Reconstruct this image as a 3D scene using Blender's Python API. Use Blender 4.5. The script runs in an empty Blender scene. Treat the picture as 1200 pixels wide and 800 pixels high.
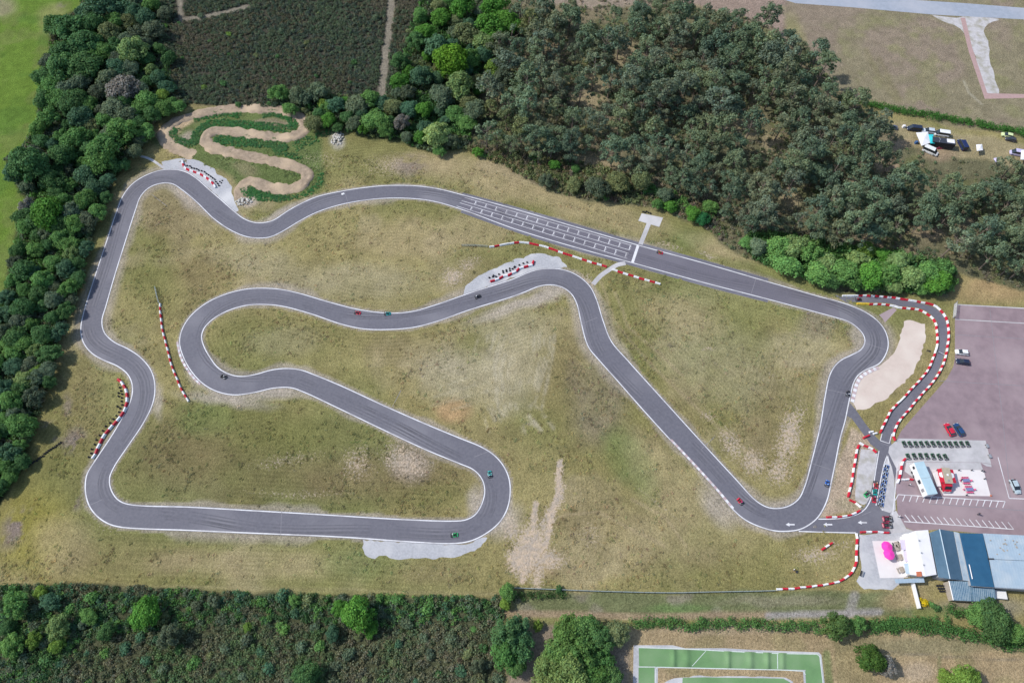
import bpy, math, random
import numpy as np
from mathutils import Vector, Matrix, geometry
random.seed(7); rng = np.random.default_rng(11)
R = math.radians
S = bpy.context.scene
COL = S.collection

# ------------------------------------------------------------------ camera, light
FPX, CAMH, PITCH = 800.0, 196.0, R(62)
SP, CP = math.sin(PITCH), math.cos(PITCH)
cam = bpy.data.objects.new('camera', bpy.data.cameras.new('camera')); COL.objects.link(cam)
cam.location = (0, 0, CAMH); cam.rotation_euler = (R(90) - PITCH, 0, 0)
cam.data.lens = 24; cam.data.sensor_width = 36; cam.data.clip_start = 1; cam.data.clip_end = 20000
S.camera = cam
SUN_EL, SHADOW_AZ = R(46), R(-10)          # shadows run towards this compass angle (from +X)
world = bpy.data.worlds.new('World'); S.world = world; world.use_nodes = True
wn = world.node_tree.nodes; sky = wn.new('ShaderNodeTexSky'); sky.sky_type = 'NISHITA'; sky.sun_disc = False
sky.sun_elevation = SUN_EL
sd = Vector((-math.cos(SHADOW_AZ), -math.sin(SHADOW_AZ), 0))
sky.sun_rotation = math.atan2(sd.x, sd.y)
world.node_tree.links.new(sky.outputs[0], wn['Background'].inputs[0]); wn['Background'].inputs[1].default_value = 0.15
sun = bpy.data.objects.new('sun', bpy.data.lights.new('sun', 'SUN')); COL.objects.link(sun)
sun.data.energy = 3.6; sun.data.angle = R(0.5); sun.data.color = (1, 0.97, 0.915)
ld = Vector((math.cos(SHADOW_AZ) * math.cos(SUN_EL), math.sin(SHADOW_AZ) * math.cos(SUN_EL), -math.sin(SUN_EL)))
sun.rotation_euler = ld.to_track_quat('-Z', 'Y').to_euler(); sun.location = (-200, 100, 250)
S.view_settings.view_transform = 'Standard'; S.view_settings.look = 'None'
S.view_settings.exposure = 0.2; S.view_settings.gamma = 1
S.cycles.max_bounces = 5; S.cycles.transparent_max_bounces = 6

# ------------------------------------------------------------------ map <-> photo
def G(px, py, z=0.0):
    """the place on the plane at height z that the photograph shows at this pixel"""
    u, v = px - 600.0, py - 400.0
    dx, dy, dz = u, FPX * CP - v * SP, -FPX * SP - v * CP
    t = (z - CAMH) / dz
    return (dx * t, dy * t)
def to_px(x, y):
    zc = y * CP + CAMH * SP; yu = y * SP - CAMH * CP
    return 600 + FPX * x / zc, 400 - FPX * yu / zc
def GP(pts, z=0.0): return [G(a, b, z) for a, b in pts]
def mscale(py):                             # pixels per metre
    return (FPX * SP + (py - 400) * CP) / CAMH

# ------------------------------------------------------------------ helpers
def tag(o, label=None, cat=None, group=None, kind=None):
    if label: o['label'] = label
    if cat: o['category'] = cat
    if group: o['group'] = group
    if kind: o['kind'] = kind
    return o
def empty(name, loc=(0, 0, 0), rz=0.0):
    o = bpy.data.objects.new(name, None); o.location = loc; o.rotation_euler = (0, 0, rz)
    o.empty_display_size = .3; COL.objects.link(o); return o
def link(name, me, parent=None, loc=(0, 0, 0), rz=0.0, mat=None):
    o = bpy.data.objects.new(name, me); o.location = loc; o.rotation_euler = (0, 0, rz)
    if parent: o.parent = parent
    if mat: me.materials.clear(); me.materials.append(mat)
    COL.objects.link(o); return o
def kids(o, _c={}):
    return [c for c in bpy.data.objects if c.parent == o]
def copy_tree(o, loc, rz=0.0, scale=1.0, color=None, kidmap=None):
    r = o.copy(); COL.objects.link(r); r.location = loc; r.rotation_euler = (0, 0, rz)
    r.scale = (scale,) * 3 if not hasattr(scale, '__len__') else scale
    for k in ('label', 'group'):
        if k in r: del r[k]
    def rec(src, dst):
        for ch in kidmap.get(src.name, ()):
            c = ch.copy(); COL.objects.link(c); c.parent = dst
            if color is not None: c.color = color
            rec(ch, c)
    rec(o, r)
    if color is not None: r.color = color
    return r
def make_kidmap(o):
    m = {}
    def rec(x):
        k = list(x.children); m[x.name] = k
        for c in k: rec(c)
    bpy.context.view_layer.update(); rec(o); return m
ORD = 'zeroth first second third fourth fifth sixth seventh eighth ninth tenth eleventh twelfth thirteenth fourteenth fifteenth sixteenth seventeenth eighteenth nineteenth'.split()
def ordw(n):
    if n < 20: return ORD[n]
    t = ['', '', 'twent', 'thirt', 'fort', 'fift', 'sixt', 'sevent', 'eight', 'ninet'][n // 10]
    return t + 'ieth' if n % 10 == 0 else t + 'y-' + ORD[n % 10]

class MB:
    def __init__(s): s.v = []; s.f = []
    def add(s, vs, fs):
        n = len(s.v); s.v += [tuple(v) for v in vs]; s.f += [tuple(i + n for i in f) for f in fs]; return s
    def box(s, c, d, rz=0.0, taper=1.0, ty=None):
        x, y, z = [a / 2 for a in d]; ty = taper if ty is None else ty; co, si = math.cos(rz), math.sin(rz); vs = []
        for sz, tx, tyy in ((-1, 1, 1), (1, taper, ty)):
            for sx, sy in ((-1, -1), (1, -1), (1, 1), (-1, 1)):
                a, b = sx * x * tx, sy * y * tyy
                vs.append((c[0] + a * co - b * si, c[1] + a * si + b * co, c[2] + sz * z))
        return s.add(vs, [(3, 2, 1, 0), (4, 5, 6, 7), (0, 1, 5, 4), (1, 2, 6, 5), (2, 3, 7, 6), (3, 0, 4, 7)])
    def tube(s, a, b, r0, r1=None, n=6, cap=True):
        a, b = Vector(a), Vector(b); r1 = r0 if r1 is None else r1; d = (b - a)
        if d.length < 1e-6: return s
        d.normalize(); u = d.orthogonal().normalized(); w = d.cross(u); vs = []
        for p, r in ((a, r0), (b, r1)):
            for i in range(n):
                t = 2 * math.pi * i / n; vs.append(p + (u * math.cos(t) + w * math.sin(t)) * r)
        fs = [(i, (i + 1) % n, n + (i + 1) % n, n + i) for i in range(n)]
        if cap: fs += [tuple(range(n))[::-1], tuple(range(n, 2 * n))]
        return s.add(vs, fs)
    def path(s, pts, r, n=6):
        for a, b in zip(pts[:-1], pts[1:]): s.tube(a, b, r, r, n)
        return s
    def lathe(s, prof, n=14, c=(0, 0, 0), axis='z'):
        vs = []
        for r, z in prof:
            for i in range(n):
                t = 2 * math.pi * i / n; a, b = r * math.cos(t), r * math.sin(t)
                vs.append((c[0] + a, c[1] + b, c[2] + z) if axis == 'z' else (c[0] + a, c[1] + z, c[2] + b))
        fs = []
        for k in range(len(prof) - 1):
            for i in range(n):
                j = (i + 1) % n; fs.append((k * n + i, k * n + j, (k + 1) * n + j, (k + 1) * n + i))
        return s.add(vs, fs)
    def loft(s, rings, close=True, caps=True):
        n = len(rings[0]); vs = [p for r in rings for p in r]; fs = []
        for k in range(len(rings) - 1):
            for i in range(n if close else n - 1):
                j = (i + 1) % n; fs.append((k * n + i, k * n + j, (k + 1) * n + j, (k + 1) * n + i))
        if caps: fs += [tuple(range(n))[::-1], tuple(range((len(rings) - 1) * n, len(rings) * n))]
        return s.add(vs, fs)
    def prism(s, pts, z0, z1, pts_top=None):
        n = len(pts); t = pts_top or pts
        vs = [(p[0], p[1], z0) for p in pts] + [(p[0], p[1], z1) for p in t]
        return s.add(vs, [tuple(range(n))[::-1], tuple(range(n, 2 * n))] + [(i, (i + 1) % n, n + (i + 1) % n, n + i) for i in range(n)])
    def mesh(s, name, mat, smooth=False):
        me = bpy.data.meshes.new(name); me.from_pydata(s.v, [], s.f); me.validate(); me.update()
        import bmesh
        bm = bmesh.new(); bm.from_mesh(me); bmesh.ops.recalc_face_normals(bm, faces=bm.faces); bm.to_mesh(me); bm.free()
        if mat: me.materials.append(mat)
        if smooth:
            me.polygons.foreach_set('use_smooth', [True] * len(me.polygons))
        return me
    def obj(s, name, mat, parent=None, loc=(0, 0, 0), rz=0.0, smooth=False):
        return link(name, s.mesh(name, mat, smooth), parent, loc, rz)

def catmull(pts, closed=False, step=1.0):
    P_ = [np.array(p, float) for p in pts]; n = len(P_); out = []
    for i in range(n if closed else n - 1):
        if closed: p0, p1, p2, p3 = P_[(i - 1) % n], P_[i], P_[(i + 1) % n], P_[(i + 2) % n]
        else: p0, p1, p2, p3 = P_[max(i - 1, 0)], P_[i], P_[i + 1], P_[min(i + 2, n - 1)]
        d = [max(np.linalg.norm(b - a), 1e-3) ** .5 for a, b in ((p0, p1), (p1, p2), (p2, p3))]
        m1 = (p2 - p1) + d[1] * ((p1 - p0) / d[0] - (p2 - p0) / (d[0] + d[1]))
        m2 = (p2 - p1) + d[1] * ((p3 - p2) / d[2] - (p3 - p1) / (d[1] + d[2]))
        k = max(2, int(np.linalg.norm(p2 - p1) / step))
        for j in range(k):
            t = j / k; h = t * t * (3 - 2 * t)
            out.append(p1 * (1 - h) + p2 * h + m1 * (t * (1 - t) ** 2) - m2 * (t * t * (1 - t)))
    if not closed: out.append(P_[-1])
    return np.array(out)
def resample(pts, step, closed=False):
    p = np.array(pts, float)
    if closed: p = np.vstack([p, p[:1]])
    d = np.r_[0, np.cumsum(np.hypot(*np.diff(p, axis=0).T))]
    n = max(2, int(round(d[-1] / step)) + (0 if closed else 1)); t = np.linspace(0, d[-1], n, endpoint=not closed)
    return np.c_[np.interp(t, d, p[:, 0]), np.interp(t, d, p[:, 1])]
def normals2(p, closed=False):
    if closed: t = np.roll(p, -1, 0) - np.roll(p, 1, 0)
    else: t = np.gradient(p, axis=0)
    t /= np.maximum(np.hypot(*t.T), 1e-9)[:, None]; return np.c_[-t[:, 1], t[:, 0]]
def band(pts, w0, w1, z, closed=False, mb=None, z1=None):
    """a strip that follows pts from offset w0 to w1 (metres to its left)"""
    p = np.array(pts, float); n = normals2(p, closed); a, b = p + n * np.reshape(w0, (-1, 1)), p + n * np.reshape(w1, (-1, 1))
    m = mb or MB(); k = len(p); vs = [(x, y, z) for x, y in a] + [(x, y, z if z1 is None else z1) for x, y in b]
    r = range(k if closed else k - 1)
    m.add(vs, [(i, (i + 1) % k, k + (i + 1) % k, k + i) for i in r]); return m
def sheet(name, poly, z, mat, holes=(), kind='structure', label=None, parent=None):
    loops = [[Vector((x, y, 0)) for x, y in poly]] + [[Vector((x, y, 0)) for x, y in h] for h in holes]
    tris = geometry.tessellate_polygon(loops); vs = [(v.x, v.y, z) for l in loops for v in l]
    m = MB(); m.add(vs, tris); me = m.mesh(name, mat)
    o = link(name, me, parent)
    # normals up
    if me.polygons and sum(p.normal.z * p.area for p in me.polygons) < 0: me.flip_normals()
    if kind: o['kind'] = kind
    if label: o['label'] = label
    return o
def rough_poly(pts, amp=.35, step=1.0, seed=0):
    p = resample(pts, step, True); n = normals2(p, True); r = np.random.default_rng(seed)
    k = len(p); e = r.normal(0, 1, k); e = (e + np.roll(e, 1) + np.roll(e, -1)) / 1.7
    return p + n * (e * amp)[:, None]

# ------------------------------------------------------------------ numpy noise
def vnoise(x, y, s, seed):
    x = x / s; y = y / s; xi = np.floor(x).astype(np.int64); yi = np.floor(y).astype(np.int64); fx = x - xi; fy = y - yi
    fx = fx * fx * (3 - 2 * fx); fy = fy * fy * (3 - 2 * fy)
    def h(a, b):
        n = (a * 374761393 + b * 668265263 + seed * 2147483647) & 0xffffffff
        n = ((n ^ (n >> 13)) * 1274126177) & 0xffffffff
        return ((n ^ (n >> 16)) & 0xffff) / 65535.0
    return (h(xi, yi) * (1 - fx) + h(xi + 1, yi) * fx) * (1 - fy) + (h(xi, yi + 1) * (1 - fx) + h(xi + 1, yi + 1) * fx) * fy
def fbm(x, y, s, seed, o=4):
    a = 0; t = 0; w = 1.0
    for i in range(o):
        a = a + w * vnoise(x + 17.3 * i, y - 9.1 * i, s / 2 ** i, seed + i * 31); t += w; w *= .55
    return a / t
def sstep(a, b, x):
    t = np.clip((x - a) / (b - a), 0, 1); return t * t * (3 - 2 * t)
def lin(c):
    return tuple(((v / 255) / 12.92 if v / 255 <= .04045 else ((v / 255 + .055) / 1.055) ** 2.4) for v in c)

# ------------------------------------------------------------------ materials
def nt(name):
    m = bpy.data.materials.new(name); m.use_nodes = True; t = m.node_tree; b = t.nodes['Principled BSDF']
    b.inputs['Specular IOR Level'].default_value = .25; return m, t, b
def L(t, a, b): t.links.new(a, b)
def noise_fac(t, scale, detail=4, rough=.6, lo=.3, hi=.7, src='Object'):
    tc = t.nodes.new('ShaderNodeTexCoord'); n = t.nodes.new('ShaderNodeTexNoise')
    n.inputs['Scale'].default_value = scale; n.inputs['Detail'].default_value = detail; n.inputs['Roughness'].default_value = rough
    L(t, tc.outputs[src], n.inputs['Vector'])
    mr = t.nodes.new('ShaderNodeMapRange'); mr.inputs[1].default_value = lo; mr.inputs[2].default_value = hi
    L(t, n.outputs['Fac'], mr.inputs[0]); return mr.outputs[0]
def mixc(t, fac, a, b, mode='MIX'):
    m = t.nodes.new('ShaderNodeMix'); m.data_type = 'RGBA'; m.blend_type = mode; m.clamp_factor = True
    for sock, val in ((m.inputs[0], fac), (m.inputs[6], a), (m.inputs[7], b)):
        if isinstance(val, (int, float)): sock.default_value = val
        elif isinstance(val, (tuple, list)): sock.default_value = (*val[:3], 1)
        else: L(t, val, sock)
    return m.outputs[2]
def mat(name, c, c2=None, scale=3.0, rough=.8, metal=0.0, bump=0.0, c3=None, scale3=.15, spec=.25, objcolor=False, bscale=None):
    m, t, b = nt(name); b.inputs['Roughness'].default_value = rough; b.inputs['Metallic'].default_value = metal
    b.inputs['Specular IOR Level'].default_value = spec
    base = c
    if objcolor:
        oi = t.nodes.new('ShaderNodeObjectInfo'); base = oi.outputs['Color']
        dk = mixc(t, noise_fac(t, scale, 4, .6, .45, .8), base, (.75, .75, .72), 'MULTIPLY'); L(t, dk, b.inputs['Base Color'])
    else:
        c2 = c2 or tuple(x * .78 for x in c)
        out = mixc(t, noise_fac(t, scale), base, c2)
        if c3: out = mixc(t, noise_fac(t, scale3, 3, .55, .45, .72), out, c3)
        L(t, out, b.inputs['Base Color'])
    if bump:
        bn = t.nodes.new('ShaderNodeBump'); bn.inputs['Strength'].default_value = bump; bn.inputs['Distance'].default_value = .1
        L(t, noise_fac(t, bscale or scale * 2, 4, .7, 0, 1), bn.inputs['Height']); L(t, bn.outputs[0], b.inputs['Normal'])
    return m
def leaf_mat(name, instancer=False):
    m, t, b = nt(name); b.inputs['Roughness'].default_value = .75; b.inputs['Specular IOR Level'].default_value = .12
    if instancer:
        a = t.nodes.new('ShaderNodeAttribute'); a.attribute_type = 'INSTANCER'; a.attribute_name = 'tint'; base = a.outputs['Color']
    else:
        oi = t.nodes.new('ShaderNodeObjectInfo'); base = oi.outputs['Color']
    at = t.nodes.new('ShaderNodeAttribute'); at.attribute_type = 'GEOMETRY'; at.attribute_name = 'leaf'
    col = mixc(t, 1.0, base, at.outputs['Color'], 'MULTIPLY')
    L(t, col, b.inputs['Base Color'])
    tr = t.nodes.new('ShaderNodeBsdfTranslucent'); L(t, mixc(t, 1.0, col, (1.25, 1.3, .6), 'MULTIPLY'), tr.inputs['Color'])
    mx = t.nodes.new('ShaderNodeMixShader'); mx.inputs[0].default_value = .22
    L(t, b.outputs[0], mx.inputs[1]); L(t, tr.outputs[0], mx.inputs[2]); L(t, mx.outputs[0], t.nodes['Material Output'].inputs[0])
    return m

M = {}
M['asphalt'] = mat('track_asphalt', (.15, .146, .17), (.116, .113, .136), 1.2, .75, 0, .15, (.2, .193, .215), .05, .3, bscale=12)
M['asphalt_straight'] = mat('dark_asphalt', (.155, .145, .172), (.125, .118, .142), 2.2, .75, 0, .15, (.175, .165, .19), .05)
M['asphalt_park'] = mat('car_park_asphalt', (.285, .212, .228), (.215, .16, .175), .35, .85, 0, .1, (.345, .27, .28), .045)
M['asphalt_old'] = mat('runway_asphalt', (.33, .36, .42), (.27, .3, .35), .5, .85, 0, 0, (.38, .39, .43), .05)
M['paint'] = mat('road_paint_white', (.74, .73, .75), (.6, .59, .6), 1.1, .6, 0, 0, (.42, .4, .41), .2)
M['gravel'] = mat('grey_gravel', (.44, .44, .46), (.33, .33, .345), 1.6, .9, 0, .3, (.54, .53, .53), .12)
M['gravel_pale'] = mat('pale_gravel', (.52, .5, .5), (.40, .38, .38), .9, .9, 0, .3, (.3, .28, .22), .3)
M['sand'] = mat('trap_sand', (.58, .48, .42), (.52, .43, .37), .8, .95, 0, .2, (.64, .56, .49), .1)
M['dirt'] = mat('dirt_track', (.4, .305, .22), (.24, .185, .13), .8, .95, 0, 1.0, (.55, .42, .28), .1)
M['concrete'] = mat('concrete_pad', (.46, .44, .45), (.37, .36, .36), .7, .85, 0, .1, (.56, .54, .54), .12)
M['concrete_pale'] = mat('pale_concrete', (.68, .63, .62), (.62, .57, .56), .5, .85, 0, 0, (.72, .69, .67), .1)
M['red_path'] = mat('red_path', (.42, .28, .27), (.35, .24, .22), .8, .9)
M['turf'] = mat('artificial_turf', (.145, .27, .115), (.12, .225, .098), .6, .9, 0, .1, (.2, .31, .16), .15)
M['bark'] = mat('bark', (.17, .13, .1), (.1, .08, .065), 3, .9, 0, .6)
M['bark_pale'] = mat('pine_bark', (.26, .2, .16), (.15, .12, .1), 3, .9, 0, .6)
M['leaf'] = leaf_mat('foliage'); M['leaf_i'] = leaf_mat('scrub_foliage', True)
M['plastic_red'] = mat('red_plastic', (.55, .02, .045), (.46, .02, .04), 1.5, .45)
M['plastic_white'] = mat('white_plastic', (.8, .79, .8), (.68, .67, .68), 2, .45)
M['plastic_yellow'] = mat('yellow_plastic', (.78, .55, .06), (.68, .45, .05), 2, .45)
M['rubber'] = mat('rubber', (.022, .022, .026), (.035, .035, .038), 4, .85)
M['metal'] = mat('grey_metal', (.45, .46, .48), (.36, .37, .38), 3, .45, .5)
M['dark'] = mat('dark_plastic', (.03, .03, .035), (.045, .045, .05), 3, .6)
M['white'] = mat('white_wall', (.75, .74, .73), (.68, .67, .66), .6, .7)
M['paintc'] = mat('vehicle_paint', (1, 1, 1), rough=.35, spec=.5, objcolor=True, scale=1)
M['clothc'] = mat('overalls', (1, 1, 1), rough=.85, objcolor=True, scale=4)
M['glass'] = mat('dark_window_glass', (.02, .028, .035), (.03, .04, .05), 2, .12, 0, 0, spec=.6)
M['lamp'] = mat('lamp_lens', (.75, .75, .7), (.6, .6, .6), 5, .2, spec=.6)
M['lamp_red'] = mat('tail_lens', (.4, .02, .02), (.3, .02, .02), 5, .3, spec=.6)
M['skin'] = mat('skin', (.5, .32, .24), (.45, .28, .2), 8, .6)
M['hair'] = mat('hair', (.06, .04, .03), (.04, .03, .02), 9, .8)
M['pink'] = mat('hot_pink_canvas', (.85, .06, .42), (.8, .05, .38), 2, .8)
M['lilac'] = mat('lilac_canvas', (.52, .46, .68), (.47, .42, .62), 1, .8)
M['blue_paint'] = mat('blue_plastic', (.05, .13, .3), (.04, .1, .25), 3, .5)
M['wood'] = mat('weathered_wood', (.42, .36, .3), (.3, .26, .22), 3, .85)
M['net'] = mat('grey_green_netting', (.3, .34, .33), (.23, .27, .26), 3, .8)
M['terracotta'] = mat('terracotta', (.5, .16, .08), (.42, .13, .07), 2, .8)

# ------------------------------------------------------------------ the circuit: its two edges
PX_OUT = [(320,257.5),(337,246.5),(354,237.2),(372,229.7),(400,223.5),(425,219.5),(455,216.8),(490,217.4),(515,221),(545,228.5),(600,243.3),(675,265.3),(747,286.3),(775,294),(825,307.6),(900,329.4),(930,338),(960,346.6),(980,351.8),(997.5,357.4),(1012.7,364),(1026.7,373.3),(1036,383.7),(1041,395.3),(1041.8,406),(1038.6,416.2),(1032,425.8),(1025,430),(1015,434.2),(1006.8,439.8),(1001.6,448),(998.7,458.5),(995,475),(991.5,492.5),(985.8,513),(980,542),(975,566),(971,584),(966,596),(959,607),(950,614.8),(937,621.3),(915,623.3),(900,621),(875,611),(860,599),(837.5,572.5),(812.5,545),(785,516),(750,477.5),(725,449),(700,421),(690,409),(685.5,399),(680,377.5),(675,356),(669,345),(659,337.5),(645,334.5),(632,336.2),(615,343),(600,348.5),(550,364),(512.5,377.2),(485,384.3),(450,387),(425,386),(400,380.7),(362.5,368),(332.5,360),(312.5,357.6),(290,358.4),(267.5,364.7),(250.6,374),(240.3,384.4),(237.2,393.5),(239.4,404),(246.9,418),(256.3,430),(269,437.4),(282.5,440),(300,437.5),(317.5,432.6),(335,430.7),(352.5,432.4),(370,438.6),(400,451),(450,474),(500,496),(537.5,511.5),(565,522.8),(580,532.5),(591,545.2),(597.5,560),(599,577),(595.5,596),(586,612.5),(570,625.8),(551,634.8),(530,637.6),(487.5,636),(400,630),(300,625.6),(225,622.3),(140,618.2),(125,613.7),(113,605.5),(104,594),(99.5,580),(98.8,567.5),(101,555),(110,540),(130,510),(144,486),(152.5,468),(154,452),(149,439.5),(137.5,430),(120,422.3),(107.5,415),(98.6,405),(94.3,394),(93.8,382.5),(97.5,365),(110,325),(125,280),(136,247.5),(143.8,228.5),(155,214.8),(170,205.3),(188,199),(204,198),(218,201),(230,208),(246,222),(260,234),(276,248),(288,256.6),(300,260.3),(311,260)]
PX_IN = [(330,272.5),(350,260.5),(367.5,251.2),(387.5,243.8),(412.5,237.7),(450,233.2),(487.5,233.8),(512.5,237.7),(545,247.6),(600,268),(650,283.6),(700,297.8),(740,308.5),(775,318.2),(825,332),(900,351.4),(950,364.8),(980,373),(994,377.5),(1003.3,383.7),(1010.5,391.8),(1012.6,400),(1008.5,408.5),(997.5,414.8),(985.8,420.5),(977.5,428),(971,440),(966,463),(960,499),(950,540),(942.5,567.5),(934.5,584),(920,592.8),(902,593.6),(887.5,586.3),(862.5,560),(825,519.5),(775,464.5),(737.5,423),(717,399),(707.5,375),(700,351),(692,335),(677.5,322.3),(662,315.7),(645,313.7),(625,316.4),(600,326.5),(550,342.6),(512.5,355.6),(485,363.6),(460,366),(425,362.6),(387.5,353.5),(350,342.6),(325,337.7),(300,336.9),(286,338.3),(263.8,344),(241.3,354.4),(222.5,369.8),(212.2,386.3),(209.4,402),(213.6,418),(224.4,437),(239.4,451.9),(256.3,460.3),(275,463.5),(298,460.6),(320,455.6),(340,455),(356,460.4),(400,481),(450,505),(500,528.3),(537.5,543.7),(555,551.5),(564,562),(567,575),(563.5,590),(556,602),(545,607.8),(530,609),(475,607.3),(362.5,600.6),(300,597),(225,592.8),(152,589.6),(140,585),(131.5,573.5),(129.5,560),(135,546.5),(150,524),(170,494),(180.5,471),(182.5,450),(177.5,432.5),(165,417.5),(150,407.5),(134,399.6),(123,388.5),(120.5,375),(125,359),(135,324),(150,276),(160,245),(165.5,230.5),(175,220.6),(189,215.5),(201,216),(212.5,223),(230,237.5),(250,257),(270,270.5),(287.5,277.8),(302,279.8),(316,278.6)]
E_OUT = resample(catmull(GP(PX_OUT), True, .8), 1.0, True)
E_IN = resample(catmull(GP(PX_IN), True, .8), 1.0, True)
def area2(p): return .5 * np.sum(p[:, 0] * np.roll(p[:, 1], -1) - np.roll(p[:, 0], -1) * p[:, 1])
SO, SI = np.sign(area2(E_OUT)), np.sign(area2(E_IN))   # +1: left normal points inward

# ------------------------------------------------------------------ ground sheet with painted soil and grass
def seg_dist(x, y, pts, closed=True, chunk=60000):
    a = np.array(pts, float); b = np.roll(a, -1, 0) if closed else a[1:]; a = a if closed else a[:-1]
    out = np.empty(len(x)); d = b - a; dd = np.maximum((d ** 2).sum(1), 1e-9)
    for i in range(0, len(x), chunk):
        X = x[i:i + chunk, None] - a[None, :, 0]; Y = y[i:i + chunk, None] - a[None, :, 1]
        t = np.clip((X * d[:, 0] + Y * d[:, 1]) / dd, 0, 1)
        out[i:i + chunk] = np.sqrt(((X - t * d[:, 0]) ** 2 + (Y - t * d[:, 1]) ** 2).min(1))
    return out
def inside(x, y, pts):
    r = np.zeros(len(x), bool); n = len(pts)
    for i in range(n):
        (x1, y1), (x2, y2) = pts[i], pts[(i + 1) % n]
        c = (y1 > y) != (y2 > y)
        with np.errstate(divide='ignore', invalid='ignore'):
            r ^= c & (x < (x2 - x1) * (y - y1) / (y2 - y1 + 1e-12) + x1)
    return r
def axis(lo, hi, step):
    a = list(np.arange(lo, hi + step, step)); s = step
    while a[-1] < 4000: s *= 1.5; a.append(a[-1] + s)
    s = step; b = []; q = a[0]
    while q > -4000: s *= 1.5; q -= s; b.append(q)
    return np.array(b[::-1] + a)
gx, gy = axis(-232, 232, .62), axis(-2, 285, .62)
X, Y = np.meshgrid(gx, gy); X = X.ravel(); Y = Y.ravel()
Yc = np.maximum(Y, -60); U, V = to_px(X, Yc)
nW = fbm(X, Y, 9, 3); nB = fbm(X, Y, 45, 5); nF = fbm(X, Y, 2.6, 8, 3); nM = fbm(X, Y, 18, 12)
Ud = U + (nW - .5) * 16; Vd = V + (fbm(X, Y, 9, 77) - .5) * 12        # ragged borders
col = np.empty((len(X), 3)); col[:] = (.335, .29, .13)
tex = np.full(len(X), .5)
def blend(mask, c, tx=None):
    mask = np.clip(mask, 0, 1); col[:] = col * (1 - mask[:, None]) + np.array(c) * mask[:, None]
    if tx is not None: tex[:] = tex * (1 - mask) + tx * mask
def ell(cx, cy, rx, ry, ang=0, soft=.6):
    c, s = math.cos(R(ang)), math.sin(R(ang)); a = ((Ud - cx) * c + (Vd - cy) * s) / rx; b = (-(Ud - cx) * s + (Vd - cy) * c) / ry
    return 1 - sstep(1 - soft, 1 + soft * .4, np.sqrt(a * a + b * b))
def pol(pts, soft=4, raw=False):
    x, y = (U, V) if raw else (Ud, Vd); p = np.array(pts); box = (x > p[:, 0].min() - soft) & (x < p[:, 0].max() + soft) & (y > p[:, 1].min() - soft) & (y < p[:, 1].max() + soft)
    m = np.zeros(len(x)); k = np.where(box)[0]
    if len(k):
        d = seg_dist(x[k], y[k], pts); d[~inside(x[k], y[k], pts)] *= -1; m[k] = sstep(-soft, soft, d)
    return m
def line(pts, w, soft=2, raw=False):
    x, y = (U, V) if raw else (U + (nW - .5) * 5, V + (nM - .5) * 4); p = np.array(pts); s = w + soft
    box = (x > p[:, 0].min() - s) & (x < p[:, 0].max() + s) & (y > p[:, 1].min() - s) & (y < p[:, 1].max() + s)
    m = np.zeros(len(x)); k = np.where(box)[0]
    if len(k): m[k] = 1 - sstep(w - soft, w + soft, seg_dist(x[k], y[k], pts, False))
    return m
def ell_raw(cx, cy, rx, ry): return 1 - sstep(.5, 1.15, np.hypot((Ud - cx) / rx, (Vd - cy) / ry))
# general mottling of the meadow: olive, straw, moss
blend(sstep(.42, .62, nB) * .75, (.215, .215, .08)); blend(sstep(.5, .72, nM) * .6, (.4, .335, .2)); blend(sstep(.55, .75, nW) * .45, (.225, .195, .09))
blend(sstep(.45, .6, fbm(X, Y, 30, 41)) * (V > 430) * .35, (.25, .215, .085))
blend(ell_raw(330, 545, 270, 70) * .75, (.175, .148, .068)); blend(ell_raw(60, 560, 120, 120) * .35, (.19, .19, .06)); blend(ell_raw(430, 360, 160, 50) * .25, (.2, .195, .075))
blend(sstep(.5, .72, fbm(X, Y, 60, 91)) * .5, (.2, .23, .08))
STRAW, GREEN, MOSS, BARE, MAUVE, PALE, BROWN, PEACH = (.43, .35, .2), (.16, .23, .07), (.2, .2, .07), (.54, .43, .32), (.28, .23, .19), (.45, .4, .27), (.235, .185, .095), (.56, .42, .27)
# left field beyond the belt
blend(pol([(-700, -300), (95, -300), (100, 0), (70, 60), (52, 130), (40, 200), (30, 260), (15, 330), (5, 370), (-700, 500)], 6), (.135, .22, .036), .35)
fld = pol([(-700, -300), (100, -300), (90, 60), (50, 300), (0, 400), (-700, 500)], 4)
blend(fld * sstep(.5, .68, nW) * .7, (.17, .215, .06)); blend(fld * sstep(.54, .7, fbm(X, Y, 14, 90)) * .5, (.085, .17, .032)); blend(ell(62, 22, 22, 20) * .55, (.31, .29, .13)); blend(ell(0, 8, 22, 16) * .7, (.33, .28, .19))
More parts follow.
